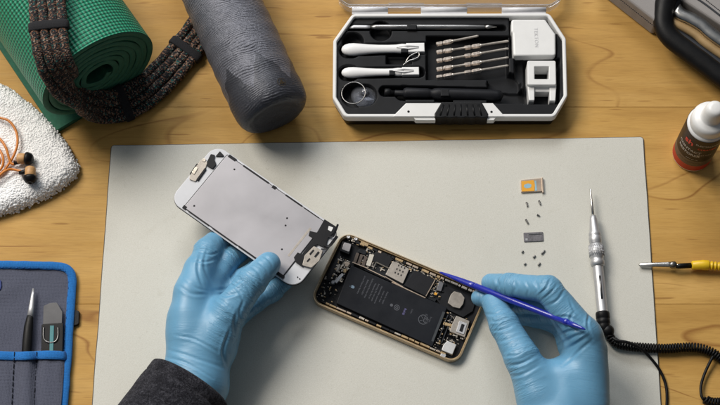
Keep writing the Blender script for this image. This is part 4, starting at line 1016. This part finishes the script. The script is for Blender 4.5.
# right (lower) end
oc = part('vibration_motor', cB([(352, 258), (372, 238), (412, 250), (432, 276), (424, 312), (404, 338), (366, 330), (334, 306)], z), 'shield', ZM+2, z+.1, .3, 1.0)
re_ = MB(); re_.prism(cB([(318, 205), (410, 235), (500, 285), (480, 350), (425, 385), (300, 325), (262, 270)], z), ZM+1.6, ZM+3.8, .3, 1)
bits(re_, cB([(268, 180), (318, 205), (285, 300), (235, 270)], z), 34, 7, ZM+3.7, .5, 1.7, 4, 1.6)
bits(re_, cC([(150, 180), (290, 205), (262, 300), (120, 270)], z), 85, 8, ZM+3, .5, 1.7, 4, 2.2)
bits(re_, cC([(150, 280), (250, 290), (222, 360), (130, 330)], z), 60, 10, ZM+3, .5, 1.5, 4, 2.2); re_.build('lower_board', FM, ph)
part('coaxial_cover', cB([(286, 178), (312, 190), (296, 240), (268, 232)], z), M('grey_can', (.17, .17, .18), .4, .6), ZM+3, z, .3, .8)
part('orange_pad', cB([(258, 244), (274, 249), (270, 262), (255, 257)], z), 'orange_card', ZM+4, z, .1, .3)
dk = part('dock_shield', cC([(228, 204), (282, 226), (262, 292), (200, 268), (212, 236)], z), 'shield', ZM+2, z-.3, .3, .8)
part('dock_connector', cC([(240, 226), (272, 236), (258, 282), (226, 270)], z), 'alu', z-.4, z+.3, .2, .6, dk); part('connector_mouth', cC([(249, 238), (262, 242), (252, 272), (239, 267)], z), 'chip', z+.25, z+.4, .05, .3, dk)
part('ribbon_arm', cC([(178, 228), (226, 244), (222, 254), (174, 240)], z), 'tan_part', ZM+2.4, z-.6, .2, .3)
part('speaker_module', cC([(192, 306), (228, 322), (212, 362), (168, 344), (176, 322)], z), M('white_part', (.62, .62, .62), .4, .2), ZM+2, z+.2, .4, .8)
part('corner_bracket', cC([(166, 356), (188, 362), (182, 376), (162, 370)], z), 'alu', ZM+2, z, .3, .8)
for k in range(3):
    x = 178 + k*15; part('ribbon_line', cC([(x, 192+k*8), (x+3, 193+k*8), (x-38, 300+k*7), (x-41, 299+k*7)], z), 'tan_part' if k == 0 else 'gasket', ZM+2, z-.5-k*.1, .1, .2)
# side strip along the lower long edge
ss = MB(); r = random.Random(4); x = -60
while x < 52:
    w = r.uniform(3, 9); q_ = rect(x, -31.4, min(x+w, 56), -29.9 + r.uniform(-.2, .3)); ss.prism(q_, ZM+2, z-.4+r.uniform(-.6, .3), .15, r.choice([0, 2, 1, 2, 3])); x += w + r.uniform(.3, 1)
ss.build('side_strip', [MT['tan_part'], MT['tray_metal'], MT['chip'], MT['solder']], ph)
us = MB(); x = -55
while x < 58:
    w = r.uniform(1.5, 7); us.prism(rect(x, 29.8 + r.uniform(-.3, .2), x+w, 31.6), ZM+2, z-.5+r.uniform(-.6, .2), .12, r.choice([0, 2, 2, 1, 3])); x += w + r.uniform(.2, 1.4)
us.build('button_strip', [MT['tan_part'], MT['tray_metal'], MT['chip'], MT['solder']], ph)

# ================================================================== screen assembly held in the left hand
ZS = 37.0
sc_c, sa, SW = frame_of(254.8, 215.2, ZS, -36.2)
so = thing('phone_screen', 'white bordered phone screen held face down in the left glove', 'phone screen', (sc_c.x, sc_c.y, ZS-4), sa)
def srect(x0, y0, x1, y1): return [SW(x0, y0), SW(x1, y0), SW(x1, y1), SW(x0, y1)]
MB().prism(fillet(srect(-68.5, -32.8, 68.5, 32.8), 11.5, 8), ZS-3.4, ZS-1.6, .4, low=.5).build('glass_panel', MT['chip'], so)
MB().prism(fillet(srect(-68.2, -32.5, 68.2, 32.5), 11.2, 8), ZS-1.7, ZS-.5, .5).build('white_frame', M('screen_white', (.62, .63, .66), .4, var=.05), so)
MB().prism(fillet(srect(-54.1, -30.75, 53.1, 30.75), 1.4, 3), ZS-.6, ZS+.05, .1).build('gasket', MT['tape'], so)
lcd = MB().prism(fillet(srect(-53.5, -30.2, 52.5, 30.2), 1.2, 3), ZS-.6, ZS+.4, .35).build('backplate', MT['lcd'], so)
def spart(name, quad, mat, z0, z1, b=.15, r=.4, par=None): return MB().prism(fillet(quad, r, 3), z0, z1, b).build(name, MT[mat] if isinstance(mat, str) else mat, par or so)
c6, c7, c5s = crop(170, 145, 6.614), crop(160, 140, 2.7), crop(280, 205, 4.765)
z0, z1 = ZS+.35, ZS+.62
# black tape patches round the plate
for k, (x0, y0, x1, y1) in enumerate(((-36, 30.0, -8, 31.6), (-4, 29.0, 0, 31.9), (10, 30.0, 28, 31.5), (30, 30.2, 46, 31.2), (-52, 29.4, -44, 32.2), (-54.5, -31.9, -51, -28.8), (-48, -31.6, -26, -30.6), (-22, -31.6, 4, -30.6), (6, -31.5, 26, -30.2), (44, -31.8, 54, -29.0))):
    spart('tape_strip', srect(x0, y0*.985, x1, y1*.985), 'tape', ZS-.5, ZS+.5+k*.004, .1, .3)
for k, (x, y) in enumerate(((-47, -24), (24, 14), (27, 8), (37.5, -11), (-40, 23))):
    p = SW(x, y); MB().lathe((p[0], p[1], ZS+.3), (0, 0, 1), [(.9, 0), (.85, .15), (.1, .16)], 12).build('plate_hole', MT['tape'], so)
spart('corner_tape', c6([(300, 75), (330, 40), (358, 70), (345, 76)], z1), 'tape', z0-.8, z1)
# earpiece and camera area (left end)
spart('earpiece_bracket', c6([(130, 205), (205, 95), (250, 110), (236, 150), (168, 242), (128, 226)], z1), 'shield', ZS-.5, ZS+.7, .25, .8)
spart('speaker_recess', c6([(128, 192), (178, 120), (196, 128), (146, 202)], z1), 'tape', ZS-.5, ZS+.5, .1, .8)
spart('earpiece_speaker', c6([(142, 180), (168, 142), (188, 150), (160, 198)], z1+.6), 'solder', ZS+.4, ZS+1.3, .3, .8)
spart('sensor_disc', c6([(206, 98), (226, 84), (242, 98), (226, 116)], z1+.6), 'solder', ZS+.5, ZS+1.2, .3, 1.4)
spart('flex_tape', c6([(244, 112), (270, 60), (298, 66), (292, 92), (306, 128), (282, 158), (246, 140)], z1), 'tape', ZS-.4, ZS+1.0, .2, .8)
spart('black_slot', c6([(174, 228), (232, 150), (240, 158), (184, 238)], z1), 'tape', ZS-.4, ZS+.95, .1, .3)
# home button area (right end)
spart('lower_seam', c5s([(36, 240), (44, 246), (150, 112), (142, 106)], z1), 'shield', ZS+.35, ZS+.5, .05, .2)
spart('display_flex', c5s([(212, 68), (268, 104), (262, 128), (228, 160), (216, 206), (178, 188), (148, 212), (118, 252), (108, 296), (74, 272), (66, 250), (84, 226), (104, 236), (160, 160), (136, 146), (142, 124), (176, 132)], z1), 'tape', ZS+.3, ZS+1.15, .2, .6)
hb = spart('home_button_bracket', c5s([(162, 196), (204, 218), (188, 266), (150, 300), (106, 288), (118, 240)], z1+.8), 'shield', ZS+.9, ZS+1.8, .3, 1.0)
for q_ in ([(140, 232), (158, 212), (164, 218), (144, 242)], [(162, 246), (182, 220), (190, 228), (170, 252)], [(126, 268), (140, 252), (146, 258), (132, 274)]): spart('bracket_slot', c5s(q_, z1+1), 'chip', ZS+1.75, ZS+1.9, .03, .3, hb)
spart('flex_plug', c5s([(232, 100), (254, 108), (244, 128), (228, 118)], z1+.6), 'white', ZS+1.1, ZS+1.6, .1, .4)
spart('corner_dot', c5s([(80, 340), (86, 338), (88, 345), (82, 347)], z1), 'chip', ZS-.5, ZS-.35, .03, .3); spart('corner_dot', c5s([(90, 348), (96, 346), (98, 353), (92, 355)], z1), 'chip', ZS-.5, ZS-.35, .03, .3)
def c5p(x, y, z): return P(280+x/4.765, 205+y/4.765, z)
def ribbon(pts, w, name, mat):
    pts = spline(pts, 1); rs = []
    for i, p in enumerate(pts):
        t = (pts[min(i+1, len(pts)-1)]-pts[max(0, i-1)]).normalized(); s2 = t.cross(Vector((.3, .3, .9))).normalized(); u2 = s2.cross(t)
        rs.append([p-s2*w/2-u2*.15, p+s2*w/2-u2*.15, p+s2*w/2+u2*.15, p-s2*w/2+u2*.15])
    MB().rings(rs, smooth=False).build(name, MT[mat], so)
ribbon([c5p(232, 150, ZS+1), c5p(252, 150, ZS+2), c5p(266, 120, ZS+2), c5p(276, 92, ZS+1)], 1.8, 'loose_flex', 'tape')
ribbon([c5p(212, 190, ZS+1), c5p(232, 196, ZS+2), c5p(252, 176, ZS+2.5), c5p(272, 148, ZS+1.5)], 2.6, 'loose_flex', 'tape')
ribbon([c5p(196, 210, ZS+1), c5p(216, 210, ZS+1.2), c5p(238, 188, ZS+1.4)], 1.6, 'loose_flex', 'tape')

# ================================================================== person: gloved hands
def smin(a, b, k):
    h = np.clip(.5+.5*(b-a)/k, 0, 1); return b*(1-h)+a*h - k*h*(1-h)
def seg_sdf(G, a, b, ra, rb):
    a, b = np.array(a), np.array(b); ab = b-a; L2 = float(ab@ab)
    t = np.clip(((G-a)@ab)/L2, 0, 1); d = np.linalg.norm(G-a-t[..., None]*ab, axis=-1) - (ra+(rb-ra)*t)
    return d, t
def surface_nets(F_, org, h):
    ins = F_ < 0; nx, ny, nz_ = F_.shape; acc = np.zeros((nx-1, ny-1, nz_-1, 3)); cnt = np.zeros((nx-1, ny-1, nz_-1))
    corners = [(i, j, k) for i in (0, 1) for j in (0, 1) for k in (0, 1)]
    def sl(c): return tuple(slice(c[q], F_.shape[q]-1+c[q]) for q in range(3))
    for c in corners:
        for ax in range(3):
            if c[ax]: continue
            e = list(c); e[ax] = 1; A_, B_ = F_[sl(c)], F_[sl(e)]; m = (A_ < 0) != (B_ < 0)
            t = np.where(m, A_/np.where(m, A_-B_, 1), 0)
            for q in range(3): acc[..., q] += np.where(m, c[q] + (t if q == ax else 0), 0)
            cnt += m
    act = cnt > 0; idx = -np.ones(act.shape, int); idx[act] = np.arange(act.sum())
    ijk = np.argwhere(act); V = (ijk + acc[act]/cnt[act][:, None])*h + org; fs = []
    for ax in range(3):
        o1, o2 = (ax+1) % 3, (ax+2) % 3; lo = [slice(1, -1)]*3; lo[ax] = slice(0, -1); hi = list(lo); hi[ax] = slice(1, None)
        A_, B_ = ins[tuple(lo)], ins[tuple(hi)]
        for sgn, m in ((0, A_ & ~B_), (1, ~A_ & B_)):
            p = np.argwhere(m); p[:, o1] += 1; p[:, o2] += 1
            if not len(p): continue
            def g_(d1, d2): q = p.copy(); q[:, o1] -= d1; q[:, o2] -= d2; return idx[q[:, 0], q[:, 1], q[:, 2]]
            f = np.stack([g_(1, 1), g_(0, 1), g_(0, 0), g_(1, 0)], 1); fs.append(f[:, ::-1] if sgn else f)
    return V, np.concatenate(fs)

def hand(fingers, palm, name, label, parent, h=1.0, kp=7.0, kf=1.6, folds=(), fo=(0, 0, 1)):
    """fingers: lists of (px, py, z, radius); palm: list of ((px,py,z,r),(px,py,z,r)); one continuous skin"""
    def J(q): return np.array(P(q[0], q[1], q[2]))
    pts = [J(q) for f in fingers for q in f] + [J(q) for s2 in palm for q in s2]
    lo = np.min(pts, 0)-34; hi = np.max(pts, 0)+34; lo[2] = max(lo[2], -2)
    ax = [np.arange(lo[q], hi[q], h) for q in range(3)]; G = np.stack(np.meshgrid(*ax, indexing='ij'), -1).astype(np.float32)
    Pm = None
    for a, b in palm:
        d, t = seg_sdf(G, J(a), J(b), a[3], b[3]); Pm = d if Pm is None else smin(Pm, d, 9)
    tot = Pm.copy(); best = Pm + 1.5; al = np.zeros(Pm.shape); wr = np.full(Pm.shape, .08)
    # along the hand axis for the palm
    a0, b0 = J(palm[0][0]), J(palm[0][1]); dirp = (b0-a0)/np.linalg.norm(b0-a0)
    def frame3(dv):
        e1 = np.cross(dv, [0, 0, 1.]); e1 /= np.linalg.norm(e1); return np.stack([dv*.20, e1*.024, np.cross(dv, e1)*.024], 1)
    al = G@frame3(dirp)
    for fi_, f in enumerate(fingers):
        Fd = None; L = 0
        for s2 in range(len(f)-1):
            a, b = J(f[s2]), J(f[s2+1]); sl_ = np.linalg.norm(b-a); d, t = seg_sdf(G, a, b, f[s2][3], f[s2+1][3])
            m = d < best; best = np.where(m, d, best); fd = (b-a)/sl_; q3 = (G-a)@frame3(fd); q3[..., 0] += L*.20 + fi_*7.7; al = np.where(m[..., None], q3, al)
            near = np.minimum(np.abs(t*sl_) if s2 else 99, np.abs((1-t)*sl_) if s2 < len(f)-2 else 99)
            wr = np.where(m, .26 + .6*np.exp(-(near/10)**2), wr); L += sl_
            Fd = d if Fd is None else smin(Fd, d, 3.2)
        tot = np.minimum(smin(tot, Fd, kp if fi_ != 0 else kp), 1e3) if fi_ == 0 else np.where(Pm < 12, smin(tot, Fd, kp*.85), smin(tot, Fd, kf))
    # loose film: gentle folds
    V, Q = surface_nets(tot, lo, h)
    ii = np.clip(((V-lo)/h).round().astype(int), 0, np.array(tot.shape)-1)
    A_, W_ = al[ii[:, 0], ii[:, 1], ii[:, 2]], wr[ii[:, 0], ii[:, 1], ii[:, 2]]
    # smooth attributes and surface a little
    e = np.concatenate([Q[:, [0, 1]], Q[:, [1, 2]], Q[:, [2, 3]], Q[:, [3, 0]]]); n_ = len(V); deg = np.bincount(e[:, 0], minlength=n_) + np.bincount(e[:, 1], minlength=n_)
    def lap(X_):
        o = np.zeros_like(X_); np.add.at(o, e[:, 0], X_[e[:, 1]]); np.add.at(o, e[:, 1], X_[e[:, 0]]); return o/(deg[:, None] if X_.ndim > 1 else deg)
    for _ in range(3): V = V*.4 + lap(V)*.6
    A_ = A_*.5 + lap(A_)*.5
    jump = (np.linalg.norm(A_[e[:, 0]] - A_[e[:, 1]], axis=1) > 1.2).astype(float); mask = np.ones(n_); np.minimum.at(mask, e[:, 0], 1-jump); np.minimum.at(mask, e[:, 1], 1-jump)
    for _ in range(3): mask = np.minimum(mask, lap(mask)*1.02)
    for _ in range(8): mask = mask*.4 + lap(mask)*.6
    for _ in range(22): W_ = W_*.3 + lap(W_)*.7
    W_ = W_*np.clip(mask, 0, 1)
    # real folds along normals
    nrm = np.zeros_like(V); a, b, c, d = V[Q[:, 0]], V[Q[:, 1]], V[Q[:, 2]], V[Q[:, 3]]; fn = np.cross(c-a, d-b)
    for q in range(4): np.add.at(nrm, Q[:, q], fn)
    nrm /= np.linalg.norm(nrm, axis=1)[:, None]+1e-9
    nz_ = np.array([noise.noise(Vector(v)*.045) for v in V]); n2 = np.array([noise.noise(Vector(v)*.10+Vector((5, 0, 0))) for v in V])
    rd = np.array([1-abs(noise.noise(Vector(v)*.62)) for v in A_])**3
    disp = .95*W_*(rd-.5)*np.clip(.6+n2*1.6, 0, 1.2) + .8*nz_*np.clip(1.1-W_, 0, 1)
    # tension folds of the film, laid across the knuckles and the web of the thumb
    rel = V - np.array(CAM); zc = rel@np.array([0, math.sin(TH), -math.cos(TH)]); px_ = 360 + F*rel[:, 0]/zc; py_ = 202.5 - F*(rel@np.array([0, math.cos(TH), math.sin(TH)]))/zc
    up_ = np.clip(-(nrm*(rel/np.linalg.norm(rel, axis=1)[:, None])).sum(1)*2.5, 0, 1); rg = random.Random(5); fd_ = np.zeros(n_)
    for fl_ in folds:
        pl_ = [Vector((fo[0]+x/fo[2], fo[1]+y/fo[2], 0)) for x, y in fl_]; cur = spline(pl_, 1.0); m_ = len(cur); bd_ = np.full(n_, 1e9); bt = np.zeros(n_); bs = np.zeros(n_)
        for q in range(m_-1):
            ax_, ay_, bx_, by_ = cur[q].x, cur[q].y, cur[q+1].x, cur[q+1].y; ex, ey = bx_-ax_, by_-ay_; L2 = ex*ex+ey*ey+1e-9
            t_ = np.clip(((px_-ax_)*ex+(py_-ay_)*ey)/L2, 0, 1); dx_, dy_ = px_-ax_-t_*ex, py_-ay_-t_*ey; dd_ = np.hypot(dx_, dy_); mm = dd_ < bd_
            bd_ = np.where(mm, dd_, bd_); bt = np.where(mm, (q+t_)/(m_-1), bt); bs = np.where(mm, np.sign(ex*dy_-ey*dx_), bs)
        am = rg.uniform(.55, 1.0); wd = rg.uniform(1.2, 1.7); sd_ = bd_*bs
        fd_ += am*np.sin(np.pi*np.clip(bt, .03, .97))**.7*(-1.0*np.exp(-(sd_/wd)**2) + .75*np.exp(-((sd_-wd*1.5)/(wd*1.1))**2) + .35*np.exp(-((sd_+wd*1.6)/(wd*1.2))**2))
    disp = disp + np.clip(fd_, -1.1, 1.0)*.85*up_
    V = V + nrm*disp[:, None]
    mb = MB(); mb.add([tuple(v) for v in V], [tuple(map(int, f)) for f in Q], 0, True)
    o = mb.build(name, MT['glove'], parent, attrs={'wrinkle': W_}, vattrs={'crease': A_})
    if label: o['label'] = label
    return o
pe = thing('person', 'person in blue nitrile gloves holding the phone screen and a blue pry pen', 'person', (P(380, 420).x, P(380, 420).y, 0))
hand([  # thumb, index, middle, ring, little
    [(206, 352, 44, 17), (229, 312, 54, 14.5), (252, 281, 55, 12.2), (268.5, 264, 49, 10.2)],
    [(191, 292, 49, 12.0), (207.5, 251, 36, 11.2), (223, 236, 18, 9.6), (243, 226, 14, 8)],
    [(205, 292, 36, 12), (226, 262, 24, 10.2), (246, 246, 15, 9), (262, 238, 13, 8)],
    [(220, 306, 28, 12), (244, 280, 20, 10), (262, 266, 14, 9), (276, 256, 12, 8)],
    [(232, 318, 24, 11), (254, 302, 18, 9.4), (272, 292, 15, 8.6), (285, 281.5, 14, 7.4)]],
    [((198, 385, 38, 24), (202, 330, 40, 23.5)), ((187, 330, 48, 14.5), (190.5, 294, 48, 13.2)), ((188.5, 312, 50, 13), (198, 270, 46, 12)), ((200, 330, 36, 20), (206, 296, 36, 14)), ((214, 345, 40, 20), (226, 316, 42, 15)),
     ((222, 336, 28, 14), (228, 318, 26, 12)), ((196, 385, 38, 24), (170, 428, 42, 26)), ((186, 372, 40, 17), (186.5, 322, 44, 14.5))],
    'left_glove', 'glove gripping the phone screen between thumb and fingers', pe,
    folds=[[(205, 155), (240, 148), (270, 130)], [(202, 160), (232, 166), (265, 158)], [(205, 166), (228, 182), (246, 200)], [(275, 95), (300, 113), (312, 135)], [(262, 105), (287, 124), (300, 148)], [(250, 120), (274, 140), (286, 163)],
           [(235, 135), (260, 156), (270, 183)], [(290, 86), (315, 102), (327, 120)], [(132, 122), (165, 148), (196, 156)], [(126, 142), (158, 162), (192, 162)], [(160, 88), (186, 92), (210, 86)], [(172, 70), (198, 76), (218, 70)],
           [(100, 300), (150, 316), (205, 348)], [(98, 282), (150, 298), (232, 326)], [(104, 314), (150, 336), (205, 374)], [(242, 236), (226, 286), (234, 322)], [(262, 184), (250, 228), (256, 268)], [(272, 172), (262, 204), (268, 240)],
           [(192, 58), (184, 100), (202, 142)], [(180, 64), (170, 106), (182, 148)], [(306, 74), (326, 88), (336, 104)], [(120, 252), (165, 262), (215, 290)]], fo=(120, 220, 2.19))
hand([
    [(538, 392, 42, 17), (522, 358, 46, 14.3), (504.5, 325, 40, 12.2), (493.5, 303, 30, 10.0)],
    [(581, 330, 60, 13), (548, 289.5, 66, 11.3), (511, 285, 46, 9.7), (491, 283, 30, 8.6)],
    [(582, 345, 46, 13), (556, 305, 44, 10.4), (521, 302, 28, 9), (480, 297.5, 21, 7.6)],
    [(582, 358, 32, 12.5), (562, 314, 28, 10), (534, 314, 16, 8.8), (512, 312, 12, 8)],
    [(580, 372, 24, 11.5), (562, 326, 15, 9), (538, 318, 11.5, 8), (522, 317, 11, 7.4)]],
    [((562, 440, 36, 27), (566, 385, 36, 24)), ((586, 400, 38, 17), (587, 337, 56, 13.5)), ((545, 430, 36, 22), (540, 385, 38, 19)), ((572, 384, 30, 17), (582, 352, 38, 12)),
     ((562, 440, 36, 27), (566, 500, 38, 28)), ((585, 440, 36, 19), (589, 352, 44, 14))],
    'right_glove', 'glove pinching the blue pry pen', pe,
    folds=[[(398, 207), (350, 226), (290, 262)], [(402, 216), (362, 242), (308, 272)], [(394, 198), (345, 206), (296, 230)], [(384, 184), (342, 166), (300, 172)], [(362, 150), (350, 182), (374, 204)], [(300, 60), (285, 90), (262, 112)],
           [(318, 75), (300, 100), (275, 122)], [(337, 95), (316, 122), (290, 136)], [(228, 66), (240, 88), (236, 108)], [(252, 64), (264, 88), (258, 108)], [(122, 160), (150, 160), (176, 150)], [(128, 180), (158, 178), (186, 168)],
           [(138, 205), (170, 202), (200, 190)], [(150, 235), (185, 228), (217, 214)], [(164, 275), (205, 270), (242, 250)], [(174, 300), (220, 293), (264, 270)], [(182, 330), (225, 322), (275, 292)], [(410, 230), (372, 262), (330, 300)],
           [(196, 62), (205, 84), (200, 100)], [(150, 60), (158, 80), (154, 96)], [(404, 150), (398, 190), (412, 226)], [(350, 120), (362, 150), (392, 178)]], fo=(440, 255, 2.7))
# sleeve of the left arm
a, b = P(190.5, 383, 40), P(153, 439, 44); d = (b-a).normalized(); rs = []
u = Vector((0, 0, 1)); w = d.cross(u).normalized(); u = w.cross(d)
sp2 = [(-.2, 32.5), (-.6, 34.5), (.4, 36), (2, 36.5), (9, 36.7), (9.8, 35.9), (10.4, 35.9), (11.2, 36.7)] + [(12+k*4, 36.8 + k*.35) for k in range(1, 60)]
for h_, r_ in sp2:
    ring = []
    for j in range(72):
        q = 2*math.pi*j/72; p = a + d*h_ + w*(math.cos(q)*r_*1.0) + u*(math.sin(q)*r_*.86)
        nv = noise.noise(p*.03)*1.6 + noise.noise(p*.09)*.6; ring.append(p + (w*math.cos(q)+u*math.sin(q))*nv*min(1, max(0, h_)/14) )
    rs.append(ring)
inner = [[a + d*h_ + w*(math.cos(2*math.pi*j/72)*r_) + u*(math.sin(2*math.pi*j/72)*r_*.86) for j in range(72)] for h_, r_ in ((25, 34.0), (6, 33.2), (.5, 32.3))]
sv = MB().rings(inner + rs, caps=False).build('sleeve', MT['sleeve'], pe); sv['label'] = 'charcoal knitted sleeve over the left wrist'
# right forearm sleeve, below the picture
a, b = P(566, 478, 40), P(580, 620, 60); d = (b-a).normalized(); w = d.cross(Vector((0, 0, 1))).normalized(); u = w.cross(d)
MB().rings([[a + d*h_ + w*(math.cos(2*math.pi*j/48)*r_) + u*(math.sin(2*math.pi*j/48)*r_*.86) for j in range(48)] for h_, r_ in [(14, 30), (.5, 30), (-.3, 32), (1, 34), (10, 34.5)] + [(20+k*10, 35+k*.6) for k in range(22)]], caps=False).build('sleeve', MT['sleeve'], pe)

# ================================================================== blue pry pen
a, b = P(439.5, 272, 11), P(585.5, 329.5, 80); L = (b-a).length; d = (b-a)/L
pn = thing('pry_pen', 'slim cobalt blue plastic pry pen prying at the phone edge', 'pry tool', (a.x, a.y, ZM))
MB().tube([a + d*(L*t) for t in (0, .012, .05, .10, .16, .22, .27)], [.5, .9, 1.4, 1.9, 2.4, 2.7, 2.8], 20, flat=.75, up=(0, 0, 1)).build('flat_tip', MT['blue_pen'], pn)
MB().lathe(a, d, [(2.5, L*.255), (2.85, L*.265), (2.95, L*.5), (2.8, L*.78), (2.4, L*.86), (2.8, L*.862), (2.9, L*.875), (2.6, L*.885), (2.2, L*.89)], 8).build('shaft', MT['blue_pen'], pn)
MB().lathe(a, d, [(2.3, L*.885), (2.0, L*.93), (1.3, L*.975), (.5, L*.998), (.1, L)], 16).build('pointed_end', MT['blue_pen'], pn)
